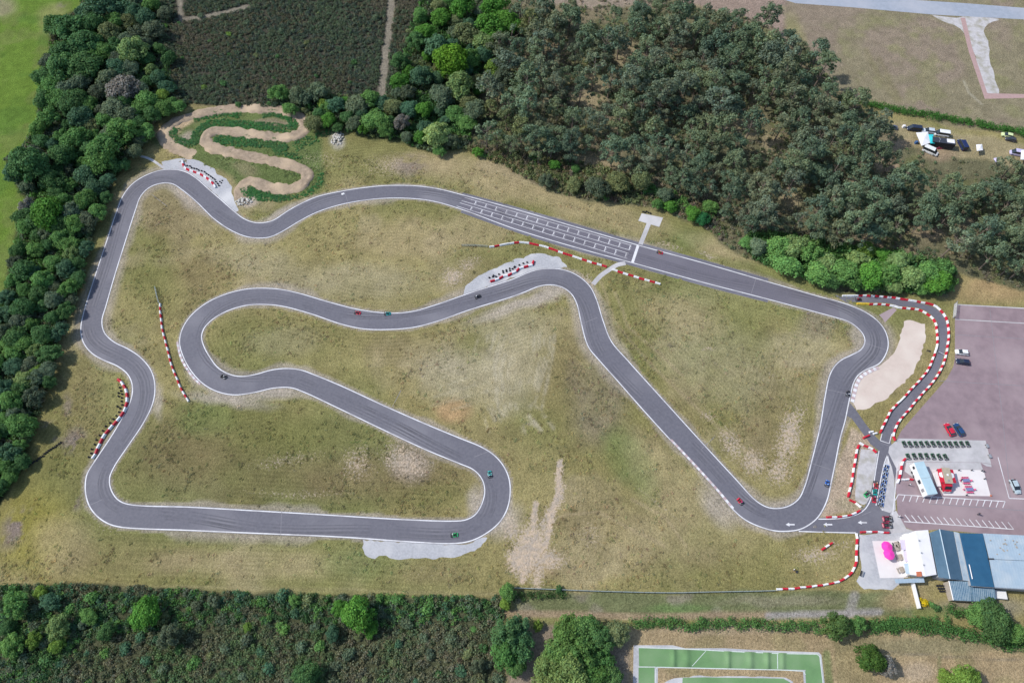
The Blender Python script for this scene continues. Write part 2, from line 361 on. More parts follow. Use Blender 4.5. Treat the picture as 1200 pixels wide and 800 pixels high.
# meadow between the tracks
for c in [(480,280,70,26,0,STRAW,.35),(420,330,90,26,0,PALE,.3),(560,270,50,22,0,STRAW,.4),(240,320,40,30,0,BROWN,.35),(300,305,60,22,10,PALE,.25),(560,320,40,26,0,BROWN,.25),(200,250,45,30,20,BROWN,.35),(180,330,35,60,0,MOSS,.3),(350,400,90,26,5,MOSS,.25),(330,400,50,20,0,PALE,.2),(480,410,70,24,10,BROWN,.25),(530,440,60,40,20,PALE,.5),(530,480,22,15,0,(.5,.32,.17),.6),(600,430,45,60,10,PALE,.45),(600,380,60,26,0,PALE,.3),(660,440,40,60,0,BROWN,.25),(700,470,40,60,0,MAUVE,.3),(740,540,28,46,-30,GREEN,.5),(758,570,16,30,-20,GREEN,.4),(700,600,70,40,0,BROWN,.2),(800,620,110,50,0,STRAW,.25),(780,560,40,70,-40,STRAW,.35),(850,430,90,50,30,PALE,.25),(800,370,60,26,15,STRAW,.35),(940,410,50,26,0,PALE,.3),(900,500,30,60,10,BROWN,.3),(960,380,26,20,0,MAUVE,.35),(300,500,120,36,10,MOSS,.5),(220,520,60,50,0,BROWN,.35),(420,560,120,30,0,BROWN,.5),(480,540,30,26,0,MAUVE,.5),(240,490,40,24,0,GREEN,.3),(500,580,60,20,0,MOSS,.35),(100,470,30,60,0,BROWN,.3),(60,560,50,60,0,MOSS,.4),(40,620,50,60,0,(.3,.27,.07),.6),(75,640,40,40,0,STRAW,.35),(150,650,90,26,0,BROWN,.25),(300,660,140,20,0,STRAW,.35),(420,660,50,20,0,GREEN,.25),(510,670,60,16,0,BROWN,.3),(1060,680,40,20,0,STRAW,.4),(700,250,90,20,15,STRAW,.5),(580,210,100,24,12,STRAW,.55),(490,190,60,16,0,STRAW,.4),(850,290,60,14,15,STRAW,.5),(810,280,24,16,0,GREEN,.25),(1160,340,60,20,0,(.42,.31,.16),.7),(640,660,60,20,0,BROWN,.2)]:
    cx, cy, rx, ry, an, cc, st = c; blend(ell(cx, cy, rx, ry, an) * min(st * 1.35, .85) * (.5 + nW), cc)
# turning marks of the mower in the central meadow
brk = sstep(.38, .6, fbm(X, Y, 5, 140))
for k, (a_, b_, c_, w_) in enumerate(((580,570,566,2.2),(592,580,584,2),(607,596,598,2.2),(619,612,606,2),(632,630,618,2),(645,640,626,1.8),(598,586,592,2.6),(612,604,602,1.6),(626,622,612,2.8),(638,636,620,1.5),(572,566,574,1.5),(650,646,634,2.0),(560,552,560,1.2),(586,578,584,1.2))):
    blend(line([(a_, 388 + 4 * k % 13), (b_, 425 + 5 * k % 11), (c_, 468 + 9 * k % 21), (c_ + 14, 492 + 7 * k % 17)], w_, 1.8) * brk * .6, (.47, .425, .3))
for k in range(6): blend(line([(520 - k * 4, 432 + 11 * k), (556, 417 + 11 * k), (584, 421 + 9 * k)], 1.3, 1.6) * brk * .4, (.46, .42, .29))
for a in ([(704,330),(720,375),(765,430),(830,490),(900,550)],[(720,340),(735,380),(800,440)],[(740,585),(780,605),(805,640)],[(655,605),(700,600),(780,640)]):
    blend(line(a, 1.5, 1.5) * .5, (.4, .32, .2))
# worn and bare patches
bm = np.zeros(len(X))
bare = sstep(.46, .54, fbm(X, Y, 3.2, 171, 3) * .65 + nW * .35)
for cx, cy, rx, ry, an, st in [(655,575,7,40,8,1.0),(648,610,8,26,5,1),(625,640,22,34,0,1.2),(612,655,18,24,0,1.3),(640,655,24,14,0,1),(600,620,14,20,-30,.9),(693,625,18,20,0,.55),(860,520,14,26,-35,.9),(885,540,16,22,-20,1),(925,510,18,45,12,1.1),(915,550,18,26,20,1),(832,488,12,9,20,.8),(828,411,14,4,0,.8),(905,440,25,14,10,.5),(740,365,14,6,0,.35),(475,538,36,24,25,.85),(418,545,24,26,10,.7),(335,540,50,10,-8,.6),(350,578,70,8,0,.55),(545,310,14,10,0,.7),(120,620,40,12,10,.35),(500,670,50,12,0,.35),(260,660,60,12,0,.3),(530,325,16,14,0,.9),(555,305,12,10,0,.6),(955,650,32,12,0,.9),(985,640,24,10,0,.7),(610,290,40,6,10,.4),(680,330,16,12,20,.8),(785,290,22,5,20,.7),(830,300,14,4,15,.9),(380,185,30,14,0,.5),(455,195,40,18,0,.6),(220,225,26,10,45,.8),(945,395,26,12,15,.5)]:
    bm = np.maximum(bm, ell(cx, cy, rx * 1.35, ry * 1.3, an, .95) * st * (.85 if cx > 800 else 1))
blend(ell(628, 660, 24, 22, 0) * .45, PEACH)
for pts_, w_, s_ in (([(657,540),(655,570),(650,590),(646,615),(640,640)],3.6,1.3),([(628,590),(626,620),(620,650),(612,680)],5,1.1),([(640,610),(634,650),(628,684)],8,.9),([(745,570),(790,605),(800,612)],1.4,.7),([(1012,690),(960,660)],2,.4)): bm = np.maximum(bm, line(pts_, w_, w_ * .9) * s_)
for cx, cy, rx, ry, an, st in [(60,505,16,12,30,.8),(88,515,14,18,10,.8),(78,475,8,16,0,.6),(90,590,10,12,0,.6),(480,195,26,16,0,.7),(75,8,8,8,0,.5),(20,620,18,30,30,.9)]:
    blend(ell(cx, cy, rx, ry, an, .8) * st * sstep(.4, .55, nF), (.25, .2, .18), .9)
# tight lines beside the kerbs
dO, dI = np.full(len(X), 99.), np.full(len(X), 99.)
near = np.where((np.abs(X) < 232) & (Y > -2) & (Y < 285))[0]
dO[near] = seg_dist(X[near], Y[near], E_OUT[::2], chunk=20000); dI[near] = seg_dist(X[near], Y[near], E_IN[::2], chunk=20000)
dT = np.minimum(dO, dI)
w = fbm(X, Y, 22, 55)
blend((1 - sstep(.5, .6 + 3.4 * sstep(.42, .7, w), dT)) * .7, (.44, .385, .32), .9)
for cx, cy, rx, ry, an in [(215,228,34,10,42),(600,360,60,8,-20),(265,468,60,9,8),(230,435,12,22,-25),(560,590,12,24,0),(590,610,26,20,-40),(840,590,16,34,-35),(1008,395,12,30,0),(965,500,8,70,10),(925,598,40,9,0),(330,252,34,7,-25),(640,345,40,10,-20),(185,470,7,24,0),(320,462,30,8,0)]:
    blend(ell(cx, cy, rx, ry, an, .8) * .75, (.5, .44, .37), .9)
# north-east: dry grass of the airfield
air = pol([(905, -300), (1900, -300), (1900, 172), (1200, 160), (1080, 138), (990, 112), (955, 80), (915, 30)], 5)
blend(air, (.265, .235, .15), .5); blend(air * sstep(.45, .65, nM) * .6, (.3, .235, .19)); blend(air * sstep(.5, .7, nW) * .5, (.25, .25, .115)); blend(ell(930, 50, 14, 40, -10) * .6, (.31, .3, .13))
for a in ([(1015,60),(1030,90),(1050,118)],[(1030,70),(1042,95),(1056,120)]): blend(line(a, 3, 3) * .4, (.22, .2, .1))
blend(line([(1128,95),(1135,108),(1151,122)], 1, .8) * .6, (.45, .42, .32))
blend(pol([(1040,140),(1200,168),(1300,180),(1300,205),(1170,195),(1080,182),(1060,165)], 4), (.35, .3, .17), .5)
# wood floor, heath floor, belts
WOOD_PX = [(545,172),(560,120),(575,40),(580,-40),(770,-40),(800,10),(850,15),(905,30),(950,62),(985,112),(1050,150),(1065,172),(1120,186),(1200,196),(1290,205),(1290,340),(1200,338),(1118,322),(1112,345),(1050,345),(980,342),(930,320),(870,300),(845,285),(822,262),(760,243),(700,236),(650,226),(600,202)]
HEATH_PX = [(158,-40),(505,-40),(492,10),(480,40),(462,120),(440,140),(400,135),(330,126),(262,124),(215,120),(195,90),(175,40)]
BELT_PX = [(96,-40),(190,-40),(198,60),(205,110),(225,122),(200,132),(178,150),(170,168),(152,186),(132,212),(118,250),(106,290),(96,330),(78,370),(70,400),(60,440),(44,490),(20,560),(0,592),(-120,700),(-120,400),(0,372),(12,320),(22,270),(32,236),(15,205),(18,184),(48,150),(46,110),(60,62),(62,30),(98,10)]
GWOOD_PX = [(462,115),(470,60),(490,10),(500,-40),(585,-40),(580,60),(560,120),(548,176),(500,178),(470,166),(430,160),(395,152),(370,150),(352,130),(320,124),(330,108),(380,112)]
SCRUB_PX = [(-150,688),(0,688),(80,684),(200,690),(330,696),(590,699),(592,740),(580,800),(560,870),(-150,870)]
for p, c in ((BELT_PX, (.07, .085, .04)), (WOOD_PX, (.17, .165, .095)), (GWOOD_PX, (.08, .1, .045)), (HEATH_PX, (.08, .078, .058)), (SCRUB_PX, (.1, .11, .06))): blend(pol(p, 3), c, .9)
wood = pol(WOOD_PX, 3); blend(wood * sstep(.5, .65, nM) * .55, (.32, .26, .17)); blend(wood * sstep(.55, .7, nW) * .6, (.16, .18, .07))
blend(ell(700, 2, 90, 8) * .7, (.4, .32, .26)); blend(pol([(770,-40),(920,-40),(918,45),(895,28),(840,14),(800,8)], 4) * .9, (.34, .26, .22), .9)
for cx, cy, rx, ry in [(860,140,30,10),(905,165,16,14),(1000,215,10,14),(690,110,26,26),(735,60,14,20),(880,145,22,18),(1040,195,18,12),(925,230,14,22),(960,290,14,10),(1090,270,24,10),(1010,110,8,8),(660,50,16,8),(890,120,12,8),(600,195,40,14),(680,195,60,14),(1050,170,24,8),(1100,180,24,10)]:
    blend(ell(cx, cy, rx, ry) * .8, (.4, .33, .2) if cx < 1000 else (.43, .33, .22), .9)
for a, w_ in (([(459,-60),(458,10),(452,60),(447,112)], 4.5), ([(210,-20),(212,24),(240,20),(290,8)], 3)): blend(line(a, w_, 1.5), (.27, .245, .19), .9)
# south strips
blend(pol([(600,691),(905,694),(1060,690),(1075,716),(960,726),(740,724),(606,722)], 3), (.19, .21, .1), .9)
blend(sstep(.5, .62, nW) * pol([(600,692),(905,694),(1060,690),(1075,722),(606,722)], 3) * .7, (.28, .25, .19), .9)
blend(ell(795,712,50,8) * .5, (.13, .25, .07)); blend(line([(590,718),(760,722),(900,720)], 4, 2) * .8, (.4, .3, .2)); blend(line([(900,721),(960,719),(1030,716)], 4, 2) * .8, (.42, .39, .38)); blend(ell(915, 705, 80, 8) * .4, (.38, .33, .25)); blend(line([(995,718),(1000,698)], 6, 3) * .6, (.4, .37, .36))
blend(pol([(590,735),(745,735),(745,870),(600,870)], 4), (.32, .26, .19), .8)
blend(pol([(735,735),(960,735),(1300,745),(1300,900),(735,900)], 4), (.4, .31, .18), .7)
blend(sstep(.5, .65, nW) * pol([(735,735),(1300,745),(1300,900),(735,900)], 4) * .6, (.3, .26, .13)); blend(ell(1100,755,140,12) * .7, (.27, .25, .14)); blend(ell(860,738,110,7) * .4, (.52, .42, .3)); blend(ell(1075,785,26,14) * .7, (.5, .4, .28)); blend(line([(968,765),(972,800)], 5, 2) * .7, (.16, .22, .08))
blend(line([(1030,762),(1100,768),(1200,774)], 1.2, 1) * .5, (.2, .18, .14)); blend(line([(1100,770),(1100,800)], 2, 1.5) * .6, (.22, .24, .11))
blend(ell(1055, 702, 34, 14) * .8, (.42, .33, .18)); blend(ell(1150, 712, 60, 14) * .6, (.3, .28, .24)); blend(ell(1100,718,60,8) * .6, (.14, .2, .06))
blend(line([(0,690),(200,687),(590,696)], 2, 3) * .3, (.4, .34, .2))
# dirt playground surroundings
blend(pol([(168,165),(230,128),(330,122),(372,150),(380,200),(372,226),(300,236),(270,205),(215,180)], 4) * .8, (.12, .18, .06), .9)
blend(pol([(178,158),(222,134),(230,140),(200,160),(215,178),(196,176)], 3), (.55, .42, .27)); blend(ell(320,143,40,5) * .8, (.3, .25, .17)); blend(ell(218,160,12,7,-30) * .9, (.42, .36, .28)); blend(ell(288,236,16,9) * .9, (.52, .44, .37))
blend(ell(395, 165, 12, 10) * .8, (.5, .47, .4)); blend(ell(288, 198, 20, 8, 20) * .5, (.33, .27, .17))
# car-park side
blend(pol([(998,500),(1024,520),(1010,600),(965,605),(982,545)], 3), (.5, .4, .29), .9); blend(ell(1000,592,26,10) * .5, (.36, .33, .2), .9)
blend(ell(1020,350,60,4,3) * .5, (.46, .36, .2)); blend(ell(1040, 610, 10, 30) * .6, (.42, .4, .42))
# fine grass mottling everywhere
g_ = col.mean(1, keepdims=True); col = np.clip(g_ + (col - g_) * 1.0, .01, 1) * np.array([1.06, 1.04, 1.08])
col *= (.80 + .40 * nF)[:, None]; col *= (.88 + .24 * fbm(X, Y, 1.3, 61, 2))[:, None]
def grid_mesh(name, gx, gy, Z=None):
    nx, ny = len(gx), len(gy); XX, YY = np.meshgrid(gx, gy); co = np.c_[XX.ravel(), YY.ravel(), np.zeros(nx * ny) if Z is None else Z].astype(np.float32)
    i = np.arange(nx - 1)[None, :] + np.arange(ny - 1)[:, None] * nx; i = i.ravel(); f = np.c_[i, i + 1, i + nx + 1, i + nx].astype(np.int32)
    return np_mesh(name, co, f)
def np_mesh(name, co, f, cols=None, smooth=False):
    me = bpy.data.meshes.new(name); k = f.shape[1]; me.vertices.add(len(co)); me.vertices.foreach_set('co', np.ascontiguousarray(co, np.float32).ravel())
    me.loops.add(f.size); me.loops.foreach_set('vertex_index', np.ascontiguousarray(f, np.int32).ravel())
    me.polygons.add(len(f)); me.polygons.foreach_set('loop_start', np.arange(0, f.size, k, dtype=np.int32)); me.polygons.foreach_set('loop_total', np.full(len(f), k, np.int32))
    me.update(calc_edges=True)
    if cols is not None:
        a = me.color_attributes.new('leaf', 'FLOAT_COLOR', 'POINT'); a.data.foreach_set('color', np.c_[cols, np.ones(len(cols))].astype(np.float32).ravel())
    if smooth: me.polygons.foreach_set('use_smooth', np.ones(len(f), bool))
    return me
gm = grid_mesh('ground', gx, gy)
a = gm.color_attributes.new('soil', 'FLOAT_COLOR', 'POINT'); a.data.foreach_set('color', np.c_[np.clip(col, 0, 1), np.ones(len(col))].astype(np.float32).ravel())
a = gm.attributes.new('coarse', 'FLOAT', 'POINT'); a.data.foreach_set('value', tex.astype(np.float32))
a = gm.attributes.new('bare', 'FLOAT', 'POINT'); a.data.foreach_set('value', np.clip(bm, 0, 1.4).astype(np.float32))
a = gm.attributes.new('dist', 'FLOAT', 'POINT'); a.data.foreach_set('value', dT.astype(np.float32))
gmat, t, b = nt('meadow_ground'); b.inputs['Roughness'].default_value = .95; b.inputs['Specular IOR Level'].default_value = .05
at = t.nodes.new('ShaderNodeAttribute'); at.attribute_name = 'soil'; co_ = t.nodes.new('ShaderNodeAttribute'); co_.attribute_name = 'coarse'; di = t.nodes.new('ShaderNodeAttribute'); di.attribute_name = 'dist'
f1 = noise_fac(t, 1.5, 5, .7, .38, .66); f2 = noise_fac(t, .45, 4, .65, .35, .68); f3 = noise_fac(t, 3.2, 4, .85, .38, .62)
def scl(s, k, add=0.0):
    n = t.nodes.new('ShaderNodeMath'); n.operation = 'MULTIPLY_ADD'; L(t, s, n.inputs[0]); n.inputs[2].default_value = add
    if isinstance(k, float): n.inputs[1].default_value = k
    else: L(t, k, n.inputs[1])
    return n.outputs[0]
k = scl(co_.outputs['Fac'], .8, .3)
c = mixc(t, scl(f1, k), at.outputs['Color'], mixc(t, 1.0, at.outputs['Color'], (.52, .52, .5), 'MULTIPLY'))
c = mixc(t, scl(f2, .3), c, mixc(t, 1.0, at.outputs['Color'], (1.35, 1.28, 1.25), 'MULTIPLY'))
c = mixc(t, scl(f3, .85), mixc(t, 1.0, c, (1.16, 1.16, 1.16), 'MULTIPLY'), mixc(t, 1.0, c, (.58, .6, .56), 'MULTIPLY'))
sn = t.nodes.new('ShaderNodeMath'); sn.operation = 'SINE'; L(t, scl(di.outputs['Fac'], 4.6), sn.inputs[0])       # mower lines follow the track
rg = t.nodes.new('ShaderNodeMapRange'); rg.inputs[1].default_value = 22; rg.inputs[2].default_value = 40; rg.inputs[3].default_value = 1; rg.inputs[4].default_value = 0; L(t, di.outputs['Fac'], rg.inputs[0])
mw = scl(scl(sn.outputs[0], .5, .5), rg.outputs[0]); mw = scl(mw, noise_fac(t, .06, 2, .5, .35, .58))
c = mixc(t, scl(mw, .5), c, mixc(t, 1.0, c, (.72, .74, .68), 'MULTIPLY'))
ba = t.nodes.new('ShaderNodeAttribute'); ba.attribute_name = 'bare'
nb_ = t.nodes.new('ShaderNodeMath'); nb_.operation = 'ADD'; L(t, scl(ba.outputs['Fac'], .66), nb_.inputs[0]); L(t, noise_fac(t, 1.3, 8, .85, .32, .68), nb_.inputs[1])
st_ = t.nodes.new('ShaderNodeMapRange'); st_.inputs[1].default_value = .9; st_.inputs[2].default_value = 1.1; L(t, nb_.outputs[0], st_.inputs[0])
c = mixc(t, st_.outputs[0], c, mixc(t, noise_fac(t, .5, 4, .7, .4, .6), (.55, .43, .315), (.41, .345, .28)))
c = mixc(t, scl(noise_fac(t, 2.2, 6, .8, .47, .64), .7), c, mixc(t, 1.0, c, (.55, .53, .5), 'MULTIPLY'))
L(t, c, b.inputs['Base Color'])
bn = t.nodes.new('ShaderNodeBump'); bn.inputs['Strength'].default_value = .55; bn.inputs['Distance'].default_value = .25; L(t, scl(f1, 1.0), bn.inputs['Height']); L(t, bn.outputs[0], b.inputs['Normal'])
tag(link('ground', gm, mat=gmat), 'dry olive meadow and bare soil around the circuit', kind='structure')

# ------------------------------------------------------------------ paved things
track = sheet('road', E_OUT, .012, M['asphalt'], [E_IN]); track['label'] = 'closed kart circuit of worn grey asphalt'
# dark newer surface on the start straight
k1 = [(541, 229.3), (600, 245.2), (675, 267.3), (747, 288.2), (825, 309.6), (930, 340), (980, 354), (985, 372.5), (900, 349.4), (825, 330), (740, 306.5), (650, 281.6), (600, 266), (541, 244.5)]
sheet('road_resurfacing', GP(k1), .018, M['asphalt_straight'])
# shoulder strips on the straight
for pts, sgn in (([(541,228.2),(600,244),(675,265.4),(747,286.4),(825,307.7),(900,329.4)], 1), ([(541,246.4),(600,267.5),(650,283.4),(740,308.3),(825,332),(900,351.2)], -1)):
    p = resample(catmull(GP(pts), False, 1), 2); o = band(p, 0, sgn * 1.1, .008).obj('verge', M['asphalt']); o['kind'] = 'structure'
m = MB(); band(E_OUT, -SO * .02 + SO * .14, SO * .44, .026, True, m); band(E_IN, -SI * .14, -SI * .44, .026, True, m)
o = m.obj('edge_line', M['paint']); o['kind'] = 'structure'
# centre line for rubber marks
mid = []
for p_ in E_OUT[::3]:
    q = E_IN[np.argmin(((E_IN - p_) ** 2).sum(1))]; mid.append((p_ + q) / 2)
mid = np.array(mid)
for _ in range(6): mid = (np.roll(mid, 1, 0) + 2 * mid + np.roll(mid, -1, 0)) / 4
rub, t, b = nt('tyre_rubber_marks'); b.inputs['Base Color'].default_value = (.07, .068, .085, 1); b.inputs['Roughness'].default_value = .7
tp = t.nodes.new('ShaderNodeBsdfTransparent'); mx = t.nodes.new('ShaderNodeMixShader'); ra = t.nodes.new('ShaderNodeMath'); ra.operation = 'MULTIPLY'
L(t, noise_fac(t, .05, 5, .7, .42, .7), ra.inputs[0]); ra.inputs[1].default_value = .42
L(t, ra.outputs[0], mx.inputs[0]); L(t, tp.outputs[0], mx.inputs[1]); L(t, b.outputs[0], mx.inputs[2]); L(t, mx.outputs[0], t.nodes['Material Output'].inputs[0])
kk = np.arange(len(mid)); wob = 1.6 * np.sin(kk * .11) + .7 * np.sin(kk * .31)
m = MB()
for o_, w_ in ((-.9, .5), (.1, .8), (1.1, .4), (-1.7, .3)): band(mid, wob + o_, wob + o_ + w_, .022, True, m)
o = m.obj('tyre_marks', rub); o['kind'] = 'structure'
for a, b_ in (((1008, 372), (1030, 405)), ((590, 600), (570, 615)), ((815, 525), (822, 560)), ((930, 440), (955, 470)), ((255, 380), (300, 350)), ((545, 560), (548, 530)), ((975, 470), (985, 440)), ((690, 355), (715, 380))):
    pass

m = MB()
def joint(p_, q_): 
    a_, b_ = np.array(G(*p_)), np.array(G(*q_)); d_ = (b_ - a_) / np.linalg.norm(b_ - a_); n_ = np.array([-d_[1], d_[0]]) * .07; m.add([(*(a_ - n_), .030), (*(a_ + n_), .030), (*(b_ + n_), .030), (*(b_ - n_), .030)], [(0, 1, 2, 3)])
for p_, q_ in (((951,542.5),(972,549.5)),((968,456),(996,462)),((1014,402),(1039,410)),((556,535),(572,529)),((196,242),(178,228)),((822,526),(838,511)),((460,476),(470,457)),((700,372),(680,380)),((120,585),(100,594)),((330,598.8),(329,626)),((410,246),(404,224.5)),((880,345),(886,326)),((1021,599),(1010,603.5)),((1033,519),(1042,522)),((1160,363),(1176,500)),((1119,392),(1200,397)),((1100,446),(1200,452)),((1176,500),(1184,583)),((1090,590),(1200,598))): joint(p_, q_)
M['joint'] = mat('asphalt_joint', (.27, .26, .28), (.2, .19, .21), 2, .8); o = m.obj('asphalt_joints', M['joint']); o['kind'] = 'structure'
# start grid boxes and the line
Aout = np.array(GP([(541,229),(747,287.5)])); Ain = np.array(GP([(541,246.5),(747,310.4)]))
def lane(sx, f):     # sx: photo column measured along the straight at its outer edge, f: fraction across
    t_ = (sx - 541) / (747 - 541); a_ = np.array(G(541 + 206 * t_, 228.4 + (286.6 - 228.4) * t_)); c_ = np.array(G(541 + 206 * t_ - 0, 245.6 + (309.8 - 245.6) * t_)); 
    n_ = c_ - a_; ax = Aout[1] - Aout[0]; ax /= np.linalg.norm(ax); pr = np.array([ax[1], -ax[0]]); wd = abs(n_ @ pr)
    return a_ + pr * wd * f
m = MB()
def stripe(a_, b_, w_, z, mb): 
    d = np.array(b_) - np.array(a_); d /= max(np.linalg.norm(d), 1e-6); n_ = np.array([-d[1], d[0]]) * w_ / 2
    mb.add([(*(a_ - n_), z), (*(a_ + n_), z), (*(b_ + n_), z), (*(b_ - n_), z)], [(0, 1, 2, 3)])
for f in (.13, .40, .58, .86): stripe(lane(546 - f * 5, f), lane(741, f), .16, .032, m)
for kx in range(16):
    sx = 559 + 12.05 * kx
    if sx < 742:
        stripe(lane(sx, .14), lane(sx, .39), .2, .036, m)
        for q in (.22, .31): stripe(lane(sx, q), lane(sx + 1.6, q), .16, .040, m)
    sx2 = sx - 1.5
    stripe(lane(sx2, .59), lane(sx2, .85), .2, .036, m)
    for q in (.68, .77): stripe(lane(sx2, q), lane(sx2 + 1.6, q), .16, .040, m)
o = m.obj('grid_markings', M['paint']); o['kind'] = 'structure'
m = MB(); stripe(lane(748, .03), lane(748, .97), .95, .044, m); o = m.obj('start_line', M['paint']); o['kind'] = 'structure'

# gravel, sand and concrete areas
def zone(name, px, mt, z=.006, amp=.3, step=1.0, label=None, seed=1):
    return sheet(name, rough_poly(GP(px), amp, step, seed), z, mt, label=label)
zone('gravel', [(190,190),(200,187.5),(212,185.5),(230,187),(246,195),(258,204),(268,214),(274,230),(280,247),(276,248.5),(260,234.5),(246,222.5),(230,208.5),(218,201.5),(204,198.5),(192,199)], M['gravel'], label='grey gravel pad outside the north-west bend')
zone('gravel', [(538,349),(548,334),(562,322),(590,310),(615,299.5),(635,297),(656,302),(665,312),(655,314.5),(645,314),(625,316.5),(600,327),(560,340)], M['gravel'], seed=2, label='grey gravel pad behind the mid-circuit tyre barrier')
zone('gravel', [(426,632.5),(427,648),(436,652),(470,654),(505,655),(530,653.5),(550,648),(561,640),(572,628),(552,635),(530,638),(487,636.5)], M['gravel'], seed=3, label='pale gravel run-off below the bottom straight')
sheet('sand_trap', rough_poly(GP([(1058,375.3),(1072,376.5),(1084,379),(1085.6,384),(1082.7,400),(1078.5,421),(1071,435),(1060.5,449),(1045.3,461),(1032.5,470),(1021,476),(1010,481),(1003,481),(999,471),(1000,460),(1003.5,449),(1009,441),(1018,435.5),(1031,431),(1040,421),(1045.3,416),(1052,406),(1055.8,395.3)]), .3, 1.2, 4), .007, M['sand'], label='pale sand trap outside the hairpin')
sheet('gravel', rough_poly(GP([(1008,525),(1028,527),(1027,545),(1023,570),(1019,588),(1011,593),(1001,585),(1004,556)]), .15, 1.5, 5), .008, M['gravel_pale'], label='pale gravel rectangle inside the pit barriers')
# pit lane and pit apron
PIT_O = [(975,344.5),(987,347),(1009,347.6),(1026.7,348.4),(1044,350),(1061.7,352.6),(1079,355.8),(1090.8,358.6),(1097,361.5),(1102.5,366.5),(1106.5,372),(1109,379),(1110,388),(1109.8,398),(1108,408),(1105,420),(1101.5,430),(1096,440),(1090,449),(1082,458),(1075,466),(1068,474.5),(1061,483),(1054,491),(1049,498),(1046.5,506),(1044,517)]
PIT_I = [(1031,517),(1034,505),(1037,499.5),(1042,489.6),(1045,483),(1051,476.5),(1057,470.5),(1062.7,464.6),(1069.5,456.6),(1077.5,448.4),(1084.5,440.2),(1090.5,432),(1095,423),(1098,413.5),(1100,407),(1101,400),(1100.5,393),(1100,387),(1099,379),(1095.5,373),(1090,367.6),(1082.5,363),(1075.7,360.6),(1068.7,359.8),(1059.3,359.2),(1052,358.4),(1045,356),(1036,354.8),(1018,354.5),(1000,353.8),(992,354.5)]
sheet('pit_lane', list(catmull(GP(PIT_O), False, 1)) + list(catmull(GP(PIT_I), False, 1)), .009, M['asphalt'], label='narrow asphalt pit lane between the barrier rows')
sheet('pit_lane', GP([(1031,516),(1044,516.5),(1046,530),(1052,545),(1049,560),(1045,600),(1060,624),(1000,625),(935,622.5),(960,606.5),(975,606),(1000,603),(1013,594),(1019,583),(1024,560),(1029,527),(1020,520),(998,490),(992.5,487),(996,472),(1003,480),(1014,496),(1026,511)]), .010, M['asphalt'], label='asphalt pit exit joining the circuit')
sheet('connecting_path', GP([(1047,360),(1051,363),(1037,378),(1034,373),(1030,369)]), .008, M['asphalt_park'], label='short paved link from pit lane to the hairpin')
sheet('car_park', GP([(1119,356.5),(1200,361),(1420,374),(1420,640),(1200,628),(1152,625),(1100,620),(1072,622),(1062,618),(1052,604),(1049,560),(1052,540),(1051,514),(1056,505),(1066,493),(1110,443),(1117,430),(1119,420)]), .006, M['asphalt_park'], label='mauve-grey car park beside the buildings')
m = MB(); m.add([(*G(a, b_), .012) for a, b_ in ((1119, 373.5), (1119, 374.5), (1420, 392), (1420, 391))], [(0, 1, 2, 3)]); m.add([(*G(a, b_), .012) for a, b_ in ((1118, 356), (1118, 357.2), (1420, 374), (1420, 372.8))], [(0, 1, 2, 3)])
o = m.obj('drain_channel', M['concrete']); o['kind'] = 'structure'
sheet('concrete_pad', GP([(1042,523),(1053.4,513.4),(1155,516),(1161.5,543.5),(1150,541.5),(1062,541),(1052,552),(1041,530)]), .016, M['concrete'], label='grey concrete pad under the rows of parked karts')
sheet('concrete_pad', GP([(1062,541.3),(1149,541.8),(1152,550.2),(1091,549.8),(1094,566),(1080,566),(1060,552)]), .014, M['concrete'])
sheet('concrete_pad', GP([(1149,541.8),(1161.5,544),(1162,547),(1156,546)]), .020, M['concrete'])
sheet('concrete_pad', GP([(1091,549.8),(1152.4,550.4),(1161,581),(1106,580.3),(1097,566)]), .022, M['concrete_pale'], label='pale slab with the picnic sets and the food truck')
sheet('concrete_pad', GP([(1040.2,534),(1036.5,545),(1030,592),(1033,597.5),(1042.5,600.5),(1049.5,597),(1048,560),(1045,547)]), .020, M['concrete'], label='pale concrete wedge beside the blue karts')
sheet('gravel', rough_poly(GP([(1006,625.5),(1045,625),(1060,617),(1072,622),(1060,678),(1046,690),(1010,690),(1002,680),(1009,665)]), .2, 1.5, 9), .012, M['gravel'], label='grey gravel yard in front of the clubhouse')
sheet('terrace', GP([(1022,633.5),(1056,633),(1064,676),(1031,677)]), .022, M['concrete_pale'], label='pale terrace with the pink parasols')
sheet('apron', GP([(1044,600),(1050,598),(1062,619),(1072,622),(1045,625),(1040,616)]), .018, M['concrete'], label='pale concrete apron at the pit exit')
# timing slab and paths
sheet('concrete_pad', GP([(752,250),(777,255),(772.5,266),(748,258.7)]), .012, M['concrete'], label='small concrete slab north of the start line')
sheet('footpath', GP([(758,261),(763,262.4),(753,287),(748,285.8)]), .014, M['concrete'], label='concrete path from the slab to the start line')
p = resample(catmull(GP([(733,308.5),(724,310),(714,316),(704,323),(695,333)]), False, 1), 1.5); o = band(p, -.8, .8, .010).obj('footpath', M['concrete']); tag(o, 'pale footpath south of the start line', kind='structure')
p = resample(catmull(GP([(165,183),(175,186),(192,197)]), False, 1), 1.5); o = band(p, -.5, .5, .008).obj('footpath', M['concrete']); tag(o, 'faint pale path to the north-west gravel pad', kind='structure')
